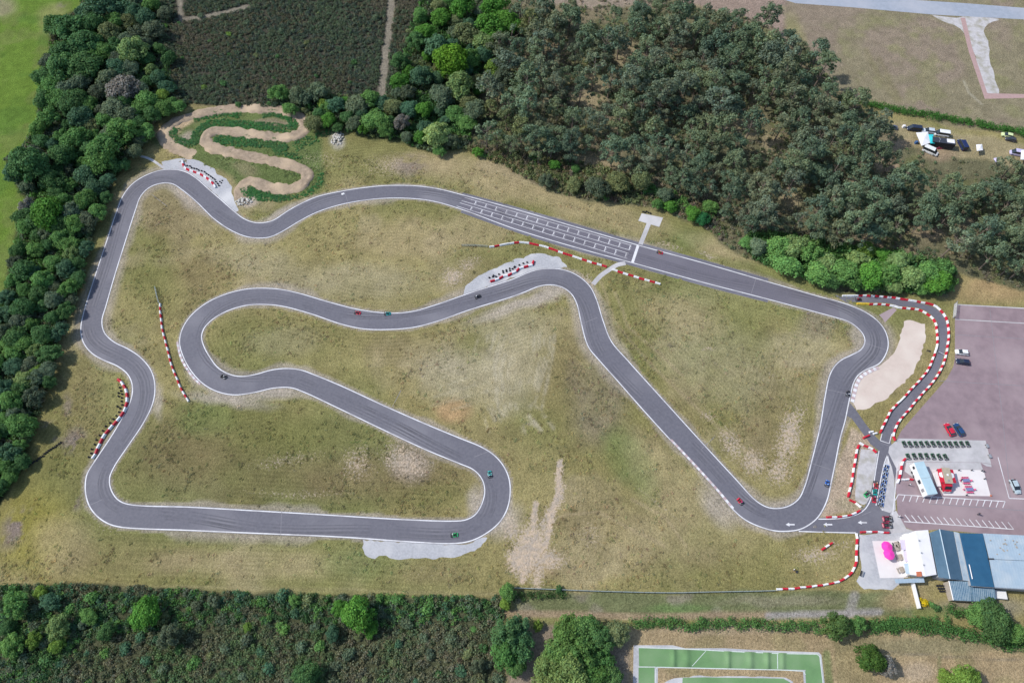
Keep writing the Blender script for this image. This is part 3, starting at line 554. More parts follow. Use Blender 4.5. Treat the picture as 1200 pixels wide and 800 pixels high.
# airfield
sheet('runway', GP([(900,-6),(932,4),(1000,9),(1095,17.5),(1200,23),(1420,40),(1420,24),(1200,9.5),(1130,4),(1068,0),(1000,-6)]), .012, M['asphalt_old'], label='grey-blue runway across the airfield')
sheet('gravel_strip', rough_poly(GP([(1096,19),(1132,21),(1174,23),(1160,28),(1151.5,36),(1160,70),(1174,109),(1157,110.5),(1147,80),(1136,47),(1126,33),(1110,26)]), .5, 3, 6), .008, M['gravel_pale'], label='pale gravel taxi strip south of the runway')
sheet('red_path', GP([(1125.5,21),(1131,21),(1139,55),(1157,109.5),(1200,110.5),(1420,116),(1420,120),(1200,115),(1154,116),(1135,60)]), .014, M['red_path'], label='reddish path beside the taxi strip')
# dirt track
DIRT = resample(catmull(GP([(228,182),(210,176),(195,166),(191,156),(202,145),(222,137),(243,132),(265,128.5),(300,127.5),(330,129.5),(349,136),(358,146),(353,156),(336,161.5),(300,158),(270,154.5),(251,154),(241,161),(246,171.5),(270,178.5),(310,187),(343,194.5),(360,203),(357,214),(341,221.5),(316,220),(292,212.5),(283,221),(283,233)]), False, 1), 1.2)
m = MB(); nn = len(DIRT); jit = rng.normal(0, .3, nn); n2 = normals2(DIRT)
hz = [(.25 + .3 * math.sin(i * .35) ** 2) * min(1, i / 5, (nn - 1 - i) / 5) for i in range(nn)]
rings = []
for i in range(nn):
    c_, n_ = DIRT[i], n2[i]; wd = 1.75 + jit[i]; rings.append([(*(c_ + n_ * (wd + .7)), -.02), (*(c_ + n_ * wd), hz[i] * 1.6), (*(c_ + n_ * wd * .45), hz[i]), (*(c_ - n_ * wd * .45), hz[i]), (*(c_ - n_ * wd), hz[i] * 1.6), (*(c_ - n_ * (wd + .7)), -.02)])
m.loft(rings, close=False, caps=False); o = m.obj('dirt_track', M['dirt'], smooth=True); tag(o, 'winding raised dirt track in the grass corner', kind='structure')
# parking bay lines
m = MB()
def pl(a_, b_, w_=.22, z=.03): stripe(np.array(G(*a_)), np.array(G(*b_)), w_, z, m)
pl((1052.7,579.2),(1177.8,587.2))
for i in range(17): a_ = (1052.7 + 7.82 * i, 579.2 + .5 * i); pl(a_, (a_[0] - 2.8 - (1.4 if i == 0 else 0), a_[1] + 7.4), z=.034)
pl((1059.4,610.7),(1187.8,619.8))
for i in range(17): a_ = (1067 + 7.55 * i, 611.2 + .54 * i); pl(a_, (a_[0] - 6.7, a_[1] - 8.4), z=.034)
pl((1169.5,535.5),(1182.5,583.6)); pl((1182.5,583.6),(1230,585.3), z=.034)
pl((1034,506),(1031.5,516)); pl((1031.5,516),(1042,519.5), z=.034); pl((1042,519.5),(1045,508), z=.030)
for pts in ([(1030,528),(1026,552),(1022,578),(1019,588),(1012,598),(998,604.5),(980,607.5),(959,607.8)],[(1040,533),(1037,540),(1030,572),(1026.5,592)],[(1040,533),(1041,540),(1034,598)],[(1051.5,543),(1049,575),(1046,603)],[(936,622.2),(960,623),(1003,624)]):
    q = resample(catmull(GP(pts), False, 1), 1.5); band(q, -.14, .14, .038 if pts[0][0] != 1040 else .042, False, m)
def arrow(px, py):
    x0, y0 = G(px, py); m.add([(x0 - 1.2, y0, .046), (x0 - .1, y0 + .55, .046), (x0 - .1, y0 - .55, .046)], [(0, 2, 1)]); m.add([(x0 - .1, y0 - .2, .046), (x0 + 1.4, y0 - .2, .046), (x0 + 1.4, y0 + .2, .046), (x0 - .1, y0 + .2, .046)], [(0, 1, 2, 3)])
for a_ in ((925.5, 614.3), (969.5, 614.3), (1010, 612)): arrow(*a_)
o = m.obj('painted_lines', M['paint']); o['kind'] = 'structure'
# kerbs
def kerb(px, w0, w1, label):
    p = resample(catmull(GP(px), False, 1), 1.0); root = empty('kerb', (*p[0], 0)); root['kind'] = 'structure'; root['label'] = label
    mr, mw_ = MB(), MB(); n_ = normals2(p)
    for i in range(len(p) - 1):
        q = mw_ if i % 2 else mr
        a_, b_, c_, d_ = p[i] + n_[i] * w0, p[i + 1] + n_[i + 1] * w0, p[i + 1] + n_[i + 1] * w1, p[i] + n_[i] * w1
        q.prism([tuple(np.array(k_) - p[0]) for k_ in (a_, b_, c_, d_)], -.02, .09)
    o1 = mr.obj('red_blocks', M['kerb_red'], root); o1['kind'] = 'stuff'; o2 = mw_.obj('white_blocks', M['paint'], root); o2['kind'] = 'stuff'
M['kerb_red'] = mat('faded_kerb_red', (.42, .3, .31), (.5, .42, .42), 1, .8)
kerb([(785,516),(812.5,545),(837.5,572.5),(858,596.5)], .1, .75, 'faded red and white kerb on the inside of the long diagonal')
kerb([(1028,428.6),(1015,434.2),(1006.8,439.8),(1001.6,448),(998.7,458.5),(996,470)], .15, 1.2, 'faded kerb along the sand trap')
kerb([(209.4,400),(213.6,418),(224.4,437),(236,449)], -.75, -.1, 'white serrated kerb on the outside of the west hairpin')

# ------------------------------------------------------------------ foliage
def leaf_cloud(centres, radii, nper, size, seed, tone=None, flat=.0, up=.35, inner=.25):
    """leaf-sized quads on the shells of lobes -> verts, quads, tint per vertex"""
    r = np.random.default_rng(seed); V_, C_ = [], []
    for i, (c_, rad) in enumerate(zip(centres, radii)):
        n = int(nper * (rad ** 2)); d = r.normal(0, 1, (n, 3)); d[:, 2] = np.where(d[:, 2] < -.4, -d[:, 2], d[:, 2]); d /= np.linalg.norm(d, axis=1)[:, None]
        rr = rad * np.where(r.random(n) < inner, r.uniform(.4, .9, n), r.uniform(.8, 1.28, n)); p = np.array(c_) + d * rr[:, None] * np.array([1, 1, .85])
        nrm = d + r.normal(0, .45, (n, 3)); nrm[:, 2] += up; nrm /= np.linalg.norm(nrm, axis=1)[:, None]
        t_ = np.cross(nrm, r.normal(0, 1, (n, 3))); t_ /= np.maximum(np.linalg.norm(t_, axis=1), 1e-6)[:, None]; b_ = np.cross(nrm, t_)
        s = size * r.uniform(.6, 1.3, n)[:, None]; k = r.uniform(.55, 1, n)[:, None]
        q = np.stack([p - t_ * s - b_ * s * k * .4, p - b_ * s * k, p + t_ * s + b_ * s * k * .3, p + b_ * s * k], 1)
        V_.append(q.reshape(-1, 3)); lobe = r.uniform(.82, 1.15) if tone is None else tone[i]
        tn = lobe * r.uniform(.7, 1.3, n); hue = r.normal(0, .07, n); cc = np.c_[tn * (1 + hue), tn, tn * (1 - hue * .8)]
        C_.append(np.repeat(cc, 4, 0))
    V_ = np.vstack(V_); C_ = np.vstack(C_); return V_, np.arange(len(V_)).reshape(-1, 4), C_
def tube_tree(mb, a, b, r0, r1, n=6): mb.tube(a, b, r0, r1, n)
def broadleaf(seed, R_=4.0, h=7.0, trunk=2.2, lobes=18, size=.27, squash=.75, nper=110):
    r = np.random.default_rng(seed); cs, rs = [], []
    for i in range(lobes):
        z = 1 - (i + .5) / lobes * 1.15; a = i * 2.39996 + r.uniform(-.4, .4); q = math.sqrt(max(0, 1 - z * z)) if z > 0 else 1.0
        rad = R_ * r.uniform(.2, .44); m_ = (R_ - rad * .8) * r.uniform(.65, 1.28)
        cs.append((math.cos(a) * q * m_, math.sin(a) * q * m_, trunk + (h - trunk) * .42 + z * (h - trunk) * .55 * squash / .75 - rad * .3)); rs.append(rad)
    cs.append((0, 0, trunk + (h - trunk) * .4)); rs.append(R_ * .5)
    crown = np_mesh('crown', *leaf_cloud(cs, rs, nper, size, seed)); crown.materials.append(M['leaf'])
    mb = MB(); p0 = Vector((0, 0, -.1)); p1 = Vector((r.uniform(-.2, .2), r.uniform(-.2, .2), trunk)); mb.tube(p0, p1, R_ * .075, R_ * .055, 7)
    for c_ in cs[::3]: mb.tube(p1, Vector(c_), R_ * .04, R_ * .012, 5)
    mb.tube(p1, (0, 0, h * .7), R_ * .045, R_ * .015, 5)
    return crown, mb.mesh('trunk', M['bark'])
def pine(seed, R_=3.6, h=10.0, lobes=17, size=.24, nper=85):
    r = np.random.default_rng(seed); cs, rs = [], []; mb = MB(); bend = (r.uniform(-.6, .6), r.uniform(-.6, .6))
    top = Vector((bend[0], bend[1], h * .93)); mb.tube((0, 0, -.1), top * .5, .2, .15, 7); mb.tube(top * .5, top, .15, .05, 6)
    for i in range(lobes):
        f = r.uniform(.45, 1.0); a = i * 2.39996 + r.uniform(-.7, .7); q = R_ * (.25 + .75 * math.sin(min(1, (1 - f) / .5 + .22) * math.pi * .5)) * r.uniform(.35, 1.0)
        if i == 0: f, q = 1.0, .1
        rad = r.uniform(.45, 1.2) * R_ / 3.6; c_ = (bend[0] * f + math.cos(a) * q, bend[1] * f + math.sin(a) * q, h * f - .3)
        cs.append(c_); rs.append(rad); st = top * max(.3, f - .1); mb.tube(st, c_, .07, .025, 4)
    for i in range(5):
        f = r.uniform(.3, .5); a = r.uniform(0, 6.28); st = top * f; mb.tube(st, st + Vector((math.cos(a) * 1.4, math.sin(a) * 1.4, .3)), .05, .015, 4)
    crown = np_mesh('crown', *leaf_cloud(cs, rs, nper, size, seed, up=.2, inner=.4)); crown.materials.append(M['leaf'])
    return crown, mb.mesh('trunk', M['bark_pale'])
def bushm(seed, R_=1.6, lobes=9, size=.22, nper=90, h=1.7):
    r = np.random.default_rng(seed); cs, rs = [], []
    for i in range(lobes):
        a = i * 2.4 + r.uniform(-.3, .3); q = R_ * .62 * math.sqrt((i + .3) / lobes); rad = R_ * r.uniform(.34, .5)
        cs.append((math.cos(a) * q, math.sin(a) * q, h * .5 * (1 - .5 * (q / R_) ** 2) + r.uniform(-.15, .25))); rs.append(rad)
    crown = np_mesh('crown', *leaf_cloud(cs, rs, nper, size, seed)); crown.materials.append(M['leaf'])
    mb = MB()
    for c_ in cs[::2]: mb.tube((0, 0, -.05), Vector(c_), .06, .02, 4)
    return crown, mb.mesh('stems', M['bark'])
KINDS = {
 'broadleaf_tree': ([broadleaf(s, lobes=l) for s, l in ((1, 18), (2, 22), (3, 15), (4, 20), (5, 26))], 4.0, 3.9),
 'pine_tree': ([pine(s, h=hh, lobes=l) for s, hh, l in ((11, 9.5, 26), (12, 11, 24), (13, 8.5, 30), (14, 10, 21), (15, 12, 26), (16, 9, 17), (17, 10.5, 13))], 3.3, 6.8),
 'shrub': ([bushm(s) for s in (31, 32, 33, 34)], 1.6, .9),
}
G_HEATH = 'bushes standing out of the heather'; S_ALL = [(0,692),(590,702),(590,800),(0,800)]
BOX = []     # everything planted: (px, py, r)
TREES = []
def plant(kind, px, py, rpx, colr, group, name=None, var=None):
    """px, py: where the crown's middle shows; rpx: crown radius in photo pixels"""
    lst, R0, zc = KINDS[kind]; s = rpx / mscale(py) / R0
    x, y = G(px, py, zc * s); v = random.randrange(len(lst)) if var is None else var
    nm = name or ('broadleaf_tree' if kind == 'big_tree' else kind)
    root = empty(nm, (x, y, 0), random.uniform(0, 6.28)); ex = random.uniform(.86, 1.16); root.scale = (s * ex, s / ex, s * random.uniform(.85, 1.15))
    jt = random.uniform(.88, 1.14); g_ = random.uniform(-.05, .05); cc = (colr[0] * jt * (1 + g_), colr[1] * jt, colr[2] * jt * (1 - g_), 1)
    c_ = link('crown', lst[v][0], root); c_.color = cc; link('stems' if kind == 'shrub' else 'trunk', lst[v][1], root)
    root['category'] = 'shrub' if kind == 'shrub' or nm == 'laurel_bush' else 'tree'; root['group'] = group
    BOX.append((px, py, rpx)); TREES.append((root, px, py, rpx, colr, group, nm)); return root
# leaf base colours
DK, MD, BR, YG, OL, GG, TE, LT, PL, MV, DG = (.074, .16, .055), (.115, .235, .065), (.088, .22, .036), (.165, .265, .05), (.165, .195, .085), (.125, .17, .1), (.075, .155, .085), (.18, .265, .095), (.27, .35, .12), (.22, .21, .19), (.1, .13, .08)
PI = [(.14, .195, .115), (.118, .17, .104), (.158, .205, .115), (.108, .155, .1), (.146, .183, .124), (.168, .198, .12)]
def pts_in(poly, dmin, tries, avoid=.62, seed=0, keep=None, cap=10000):
    r = np.random.default_rng(seed); p = np.array(poly); lo, hi = np.maximum(p.min(0), (-30, -28)), np.minimum(p.max(0), (1230, 830)); out = []
    cand = r.uniform(lo, hi, (tries, 2)); ok = inside(cand[:, 0], cand[:, 1], poly)
    for c_ in cand[ok]:
        if keep and r.random() > keep(*c_): continue
        if any((c_[0] - q[0]) ** 2 + (c_[1] - q[1]) ** 2 < dmin ** 2 for q in out): continue
        if any((c_[0] - q[0]) ** 2 + (c_[1] - q[1]) ** 2 < ((dmin * .5 + q[2]) * avoid) ** 2 for q in BOX): continue
        out.append((c_[0], c_[1]))
        if len(out) >= cap: break
    return out
G_BELT, G_GW, G_WOOD, G_LAUREL, G_SCRUB, G_S = 'trees and bushes of the western belt', 'broadleaved trees at the heath end of the wood', 'pines of the wood', 'bright green bushes beside the pit lane', 'trees and bushes of the southern scrub', 'trees by the southern hedge'
for px, py, rr, c_ in [(82,32,19,DK),(100,50,17,DK),(74,82,17,DK),(64,100,12,MD),(98,78,18,DK),(86,118,15,DK),(130,40,12,OL),(150,26,10,OL),(158,62,15,LT),(178,83,7,LT),(128,94,12,GG),(118,10,18,TE),(140,8,14,TE),(117,110,10,DG),(145,106,17,MV),(135,128,14,GG),(192,112,8,YG),(200,121,7,MD),(165,128,11,MD),(150,138,11,GG),(146,156,15,MD),(124,178,17,MD),(95,140,13,TE),(107,146,10,OL),(90,166,14,MD),(70,118,12,MD),(58,140,12,MD),(36,196,20,DK),(62,212,13,DK),(118,192,14,MD),(60,252,18,BR),(32,243,9,MV),(90,264,11,MD),(85,298,10,LT),(64,352,10,GG),(30,318,12,DK),(44,410,9,LT),(30,446,12,LT),(44,434,7,YG),(16,470,12,MD),(26,500,14,MD),(10,530,12,TE),(20,395,12,DK),(10,560,9,MD),(112,30,13,DK),(52,118,11,DK),(76,60,13,DK),(76,184,13,DK),(100,205,12,TE),(140,82,11,TE)]:
    plant('broadleaf_tree', px, py, rr, c_, G_BELT)
plant('shrub', 51, 452, 4, (.5, .2, .02), G_BELT)
for px, py in pts_in(BELT_PX, 12.6, 2500, seed=4): plant('broadleaf_tree', px, py, random.uniform(7, 12), random.choice([DK, MD, MD, TE, GG, DG, DK]), G_BELT)
for px, py, rr, c_ in [(516,22,11,BR),(542,10,13,BR),(498,40,11,BR),(574,32,16,BR),(594,24,13,BR),(530,74,20,(.1,.22,.022)),(547,42,14,OL),(512,58,14,TE),(494,92,12,TE),(565,52,13,LT),(579,80,11,YG),(592,92,13,DG),(604,32,10,BR),(540,103,15,LT),(518,114,14,GG),(497,130,9,BR),(512,159,14,PL),(494,162,8,BR),(471,145,9,MV),(477,161,7,GG),(327,110,11,MD),(350,113,10,GG),(372,109,11,GG),(403,121,8,BR),(419,124,13,GG),(386,127,8,MD),(441,141,14,MD),(462,127,10,OL),(426,148,9,BR),(452,152,9,MD),(408,140,8,DK),(556,130,13,GG),(548,120,10,OL),(478,110,9,DG),(380,122,8,YG),(340,128,8,MD),(470,128,8,DG),(535,135,10,MD),(550,72,12,MD),(580,8,14,BR),(395,150,6,DK)]:
    plant('broadleaf_tree', px, py, rr, c_, G_GW)
for px, py in pts_in(GWOOD_PX, 12, 500, seed=5): plant('broadleaf_tree', px, py, random.uniform(6, 11), random.choice([MD, GG, BR, TE, OL, DK]), G_GW)
for px, py, rr, c_ in [(912,292,14,MD),(930,290,15,LT),(922,310,14,MD),(948,300,14,MD),(966,310,13,LT),(958,322,13,MD),(990,320,16,MD),(1006,308,13,LT),(1018,324,15,BR),(1038,322,14,MD),(1052,308,13,LT),(1046,336,9,LT),(1066,326,13,LT),(1085,322,13,MD),(1098,330,14,BR),(1104,318,12,MD),(1080,338,8,MD),(1034,300,8,BR),(1015,292,10,YG),(975,330,9,DK),(888,290,10,GG),(876,285,8,MD),(1000,334,8,MD)]:
    plant('broadleaf_tree', px, py, rr, tuple(v * 1.2 for v in c_), G_LAUREL, name='laurel_bush')
CLEAR = [(862,143,14),(905,168,13),(1000,215,10),(690,112,22),(735,62,16),(750,45,14),(885,150,20),(1040,195,15),(925,232,16),(960,290,14),(1088,272,20),(1010,108,7),(660,52,14),(893,118,12),(700,0,40),(600,198,30),(630,200,22),(700,200,30),(650,205,24),(1060,172,26),(1120,182,30),(1175,190,16),(780,60,12),(905,38,12),(860,290,10)]
def keepw(x, y): return .04 if any(((x - a) ** 2 + ((y - 6 - b_) * 1.2) ** 2) < ((1.6 if a > 840 else 1.3) * r_) ** 2 for a, b_, r_ in CLEAR) else 1
WOOD_T = [(555,150),(565,110),(585,40),(590,-40),(770,-40),(800,8),(850,12),(905,28),(950,58),(985,108),(1050,150),(1065,176),(1120,190),(1200,200),(1290,205),(1290,322),(1200,320),(1150,314),(1122,302),(1090,290),(1050,282),(1020,280),(960,274),(900,268),(872,262),(850,250),(832,226),(770,208),(700,193),(650,184),(600,176)]
for px, py in pts_in(WOOD_T, 14.8, 6000, seed=9, keep=keepw, avoid=.7, cap=296):
    if py > 0: plant('pine_tree', px, py - 3, random.uniform(8, 15), random.choice(PI if px > 620 else PI + [OL]), G_WOOD)
for px, py in [(640,12),(652,28),(655,44),(690,36),(700,54),(668,14),(712,38),(722,20),(748,14),(772,28),(795,24),(818,34),(842,26)]: plant('pine_tree', px, py, random.uniform(9, 12), random.choice(PI), G_WOOD)
for px, py, rr, c_ in [(812,250,9,BR),(824,256,8,(.03,.14,.05)),(786,242,7,BR),(770,240,6,MD),(650,193,6,BR),(675,198,5,MD),(700,222,12,DG),(725,215,12,OL),(752,214,11,OL),(640,212,9,DG),(672,216,9,OL),(780,228,9,GG),(832,243,8,MD),(560,178,6,BR)]:
    plant('broadleaf_tree', px, py, rr, c_, G_WOOD, name='broadleaf_tree')
for px, py, rr, c_ in [(21,708,14,MD),(48,694,7,YG),(70,735,12,LT),(40,750,9,YG),(68,756,8,YG),(15,756,12,MD),(104,722,9,MD),(97,732,5,GG),(420,720,17,BR),(398,712,9,BR),(126,740,9,DK),(8,735,9,DK),(200,745,13,DG),(360,790,14,DK),(595,694,9,MD),(592,708,6,YG),(436,738,8,BR),(346,703,7,MD),(60,705,10,TE),(290,735,5,YG),(390,742,8,TE),(655,690,4,DK)]:
    plant('broadleaf_tree', px, py, rr, c_, G_SCRUB)
plant('broadleaf_tree', 171, 718, 16, BR, G_SCRUB)
for px, py, rr, c_ in [(594,742,17,(.085,.18,.07)),(608,738,15,(.075,.16,.07)),(592,764,16,(.09,.2,.05)),(610,758,17,(.075,.165,.06)),(604,778,12,(.09,.19,.055)),(664,740,16,(.11,.21,.055)),(684,738,17,(.1,.2,.06)),(700,748,16,(.085,.18,.06)),(658,760,18,(.12,.22,.06)),(680,765,20,(.1,.2,.055)),(704,770,15,(.08,.18,.05)),(644,782,17,(.14,.215,.07)),(668,790,20,(.15,.225,.075)),(694,794,18,(.1,.21,.05)),(714,792,13,(.09,.18,.06)),(640,800,14,(.15,.21,.07))]: plant('broadleaf_tree', px, py, rr, c_, G_S)
for px, py, rr, c_ in [(722,742,14,OL),(706,766,8,YG),(630,733,6,YG),(978,734,15,(.085,.15,.045)),(1005,732,10,MD),(1018,771,15,(.06,.12,.025)),(1038,780,10,MV),(1148,722,14,MD),(1165,728,19,(.06,.12,.04)),(1185,740,12,MD),(1130,797,16,YG),(1110,797,10,YG),(560,780,8,DG)]: plant('broadleaf_tree', px, py, rr, c_, G_S)
for px, py, rr, c_ in [(1084,706,5,(.6,.45,.02)),(1078,702,3,(.55,.42,.02)),(1092,708,4,MD),(1098,712,5,DK)]: plant('shrub', px, py, rr, c_, G_S)
for q_, pal_, dm_, rr_, sd_ in ((S_ALL, [GG, OL, MD, TE, DK, DG], 19, (4, 9), 31), (HEATH_PX, [DG, GG, DK, OL], 24, (2.6, 5), 32)):
    for px, py in pts_in(q_, dm_, 700, seed=sd_): plant('shrub', px, py, random.uniform(*rr_), random.choice(pal_), G_SCRUB if sd_ == 31 else G_HEATH)
for px, py, rr in [(268,40,4),(145,57,3),(239,102,4),(120,0,6)]: plant('shrub', px, py, rr, YG, G_BELT)

# ------------------------------------------------------------------ scrub that nobody could count
PROTO = bpy.data.collections.new('scrub_sources')
def proto_set(tagn, meshes):
    c_ = bpy.data.collections.new(tagn)
    for i, me in enumerate(meshes): o = bpy.data.objects.new(tagn, me); c_.objects.link(o)
    return c_
def clump(seed, R_=.8, size=.17, nper=55, h=.9):
    r = np.random.default_rng(seed); n = 6; cs = [(r.uniform(-.5, .5) * R_, r.uniform(-.5, .5) * R_, h * r.uniform(.25, .55)) for _ in range(n)]
    me = np_mesh('clump', *leaf_cloud(cs, [R_ * r.uniform(.35, .6) for _ in range(n)], nper, size, seed, up=.3, inner=.1)); me.materials.append(M['leaf_i']); return me
CL = proto_set('scrub_clump', [clump(s) for s in range(50, 55)])
def tuft(seed):
    r = np.random.default_rng(seed); cs = [(r.uniform(-.35, .35), r.uniform(-.35, .35), .05) for _ in range(5)]
    me = np_mesh('tuft', *leaf_cloud(cs, [r.uniform(.16, .3) for _ in cs], 190, .085, seed, up=1.3, inner=.1)); me.materials.append(M['leaf_i']); return me
TU = proto_set('grass_tuft', [tuft(s) for s in range(60, 64)])
def scatter(name, label, xy, scale, tints, coll, z=0.0):
    n = len(xy); me = bpy.data.meshes.new(name); me.vertices.add(n); me.vertices.foreach_set('co', np.c_[xy, np.full(n, z)].astype(np.float32).ravel())
    a_ = me.attributes.new('sc', 'FLOAT_VECTOR', 'POINT'); a_.data.foreach_set('vector', np.asarray(scale, np.float32).ravel())
    a_ = me.attributes.new('rot', 'FLOAT_VECTOR', 'POINT'); a_.data.foreach_set('vector', np.c_[np.zeros(n), np.zeros(n), rng.uniform(0, 6.28, n)].astype(np.float32).ravel())
    a_ = me.attributes.new('tint', 'FLOAT_COLOR', 'POINT'); a_.data.foreach_set('color', np.c_[tints, np.ones(n)].astype(np.float32).ravel())
    o = link(name, me); tag(o, label, name.replace('_', ' '), kind='stuff')
    g = bpy.data.node_groups.new(name, 'GeometryNodeTree'); g.interface.new_socket('Geometry', in_out='INPUT', socket_type='NodeSocketGeometry'); g.interface.new_socket('Geometry', in_out='OUTPUT', socket_type='NodeSocketGeometry')
    N = g.nodes; i_, o_ = N.new('NodeGroupInput'), N.new('NodeGroupOutput'); ip = N.new('GeometryNodeInstanceOnPoints'); ci = N.new('GeometryNodeCollectionInfo')
    ci.inputs['Collection'].default_value = coll; ci.inputs['Separate Children'].default_value = True; ci.inputs['Reset Children'].default_value = True; ip.inputs['Pick Instance'].default_value = True
    def na(nm, dt):
        q = N.new('GeometryNodeInputNamedAttribute'); q.data_type = dt; q.inputs['Name'].default_value = nm; return q.outputs['Attribute']
    K = g.links.new; K(i_.outputs[0], ip.inputs['Points']); K(ci.outputs[0], ip.inputs['Instance']); K(na('rot', 'FLOAT_VECTOR'), ip.inputs['Rotation']); K(na('sc', 'FLOAT_VECTOR'), ip.inputs['Scale']); K(ip.outputs[0], o_.inputs[0])
    md = o.modifiers.new('scatter', 'NODES'); md.node_group = g; return o
def cover(poly, dens, seed, keep=None):
    """random ground points inside a photo polygon, dens per square metre, inside the view with a margin"""
    w_ = np.array(GP([(max(-45, min(1245, a_)), max(-42, min(842, b_))) for a_, b_ in poly])); lo, hi = w_.min(0), w_.max(0); r = np.random.default_rng(seed)
    n = int(dens * np.prod(hi - lo)); p = r.uniform(lo, hi, (n, 2)); p = p[inside(p[:, 0], p[:, 1], w_)]
    if keep is not None: p = p[r.random(len(p)) < keep(p[:, 0], p[:, 1])]
    return p
def pick(pal, xy, s, seed, jitter=.18):
    """palette colour chosen by smooth patches"""
    r = np.random.default_rng(seed); f = fbm(xy[:, 0], xy[:, 1], s, seed, 3) + r.normal(0, .07, len(xy)); k = np.clip(((f - .28) / .44 * len(pal)).astype(int), 0, len(pal) - 1)
    return np.array(pal)[k] * r.uniform(1 - jitter, 1 + jitter, (len(xy), 1)) * (1 + r.normal(0, .05, (len(xy), 3)))
def sc_(n, a, b_, hz=1.0, seed=1):
    r = np.random.default_rng(seed); s = r.uniform(a, b_, n); return np.c_[s, s, s * hz * r.uniform(.7, 1.3, n)]
HB, HG, HM = (.135, .132, .082), (.11, .145, .088), (.155, .145, .1)
p = cover(HEATH_PX, 1.3, 1, keep=lambda x, y: np.where((np.minimum(seg_dist(x, y, GP([(459,-60),(458,10),(452,60),(447,112)]), False), seg_dist(x, y, GP([(208,-60),(212,24),(240,20),(290,8)]), False)) < 1.6), 0, 1))
scatter('heather', 'dark brown heather and gorse covering the northern heath', p, sc_(len(p), .7, 1.25, 1.1, 2), pick([HG, (.08, .108, .08), HB, HG, HM], p, 25, 3), CL)
p = cover(BELT_PX, .8, 4); scatter('undergrowth', 'tangled dark undergrowth below the western belt of trees', p, sc_(len(p), .9, 2.0, 1.4, 5), pick([DK, (.09, .15, .065), GG, GG, (.16, .155, .1), MD], p, 12, 6), CL)
p = cover(GWOOD_PX, .6, 7); scatter('undergrowth', 'dark green undergrowth between the broadleaved trees', p, sc_(len(p), .9, 1.9, 1.3, 8), pick([DK, MD, DG, GG, OL], p, 10, 9), CL)
p = cover(WOOD_PX, .75, 10, keep=lambda x, y: (sstep(.35, .5, fbm(x, y, 9, 66)) * .9 + .1) * np.array([.25 if any((u_ - a_) ** 2 + ((v_ - b_) * 1.3) ** 2 < (1.1 * r_) ** 2 for a_, b_, r_ in CLEAR) else 1 for u_, v_ in zip(*to_px(x, y))]))
scatter('undergrowth', 'mixed bracken, gorse and dead brush on the pinewood floor', p, sc_(len(p), .5, 1.4, .9, 11), pick([(.2, .19, .12), OL, (.13, .16, .09), (.26, .22, .145), (.17, .155, .11), (.1, .14, .075)], p, 9, 12), CL)
W_EDGE = [(540,172),(600,200),(650,224),(700,234),(760,240),(822,260),(845,282),(850,270),(825,240),(780,222),(720,200),(660,185),(600,178)]
p = cover(W_EDGE, 1.1, 13); scatter('undergrowth', 'ochre and green bushes along the southern edge of the wood', p, sc_(len(p), .7, 1.7, 1.1, 14), pick([OL, (.2, .17, .09), (.1, .13, .05), (.17, .14, .1), MD], p, 7, 15), CL)
S_TOP = [(-60,690),(0,688),(80,684),(200,690),(330,696),(590,699),(590,722),(470,735),(330,728),(200,735),(100,745),(70,800),(-60,830)]
p = cover(S_TOP, 1.2, 16); scatter('undergrowth', 'green bramble thicket along the top of the southern scrub', p, sc_(len(p), .7, 1.5, 1.1, 17), pick([(.06, .13, .048), GG, MD, (.08, .14, .06), TE, (.15, .155, .09)], p, 10, 18), CL)
S_BOT = [(80,740),(200,735),(330,728),(470,735),(590,720),(590,800),(560,870),(-60,870),(-60,800),(60,800)]
p = cover(S_BOT, 1.35, 19); scatter('undergrowth', 'brown and olive scrub filling the bottom of the rough ground', p, sc_(len(p), .5, 1.5, 1.0, 20) , pick([(.115, .175, .075), (.125, .165, .08), (.15, .16, .09), (.12, .145, .08), (.165, .165, .1)], p, 10, 21), CL)
p = cover([(868,278),(905,275),(950,282),(1000,292),(1050,298),(1112,308),(1117,335),(1108,345),(1060,343),(1010,340),(960,332),(910,316),(880,302)], 1.6, 27)
scatter('undergrowth', 'bright green bramble filling the gaps between the bushes by the pit lane', p, sc_(len(p), .9, 1.9, 1.8, 28), pick([(.09, .19, .06), (.11, .23, .065), (.14, .25, .08), (.08, .16, .06)], p, 6, 29), CL)
# tall green weeds in the dirt track's loops
def alongs(px, w, dens, seed):
    q = resample(catmull(GP(px), False, 1), .5); r = np.random.default_rng(seed); n = int(len(q) * .5 * 2 * w * dens); k = r.integers(0, len(q), n); n_ = normals2(q)[k]
    return q[k] + n_ * r.uniform(-w, w, n)[:, None] + r.normal(0, .2, (n, 2))
GWEED = [(.07, .21, .07), (.085, .23, .07), (.06, .18, .07), (.1, .21, .075)]
ps = [alongs([(228,140),(245,135),(275,134),(280,137)], 1.7, 4.2, 1), alongs([(308,134),(325,133),(340,138),(346,146),(340,151),(320,149),(280,146),(250,145),(236,150),(232,158),(228,168)], 2.0, 5.1, 2), alongs([(204,150),(200,158),(206,165),(222,169),(232,160)], 2.2, 4.2, 3), alongs([(252,164),(290,166),(325,169),(330,177)], 2.7, 5.1, 4), alongs([(325,178),(345,185),(352,186)], 1.5, 2, 5), alongs([(288,219),(296,228),(310,230),(336,230)], 2.3, 5.1, 6), alongs([(376,204),(372,218),(358,228),(338,232)], 1.1, 3, 7), alongs([(345,172),(360,166),(375,160),(385,152)], 2.6, 1.6, 8)]
p = np.vstack(ps); scatter('weeds', 'lush green weeds filling the loops of the dirt track', p, sc_(len(p), .4, .75, .7, 22), pick(GWEED, p, 6, 23), CL)
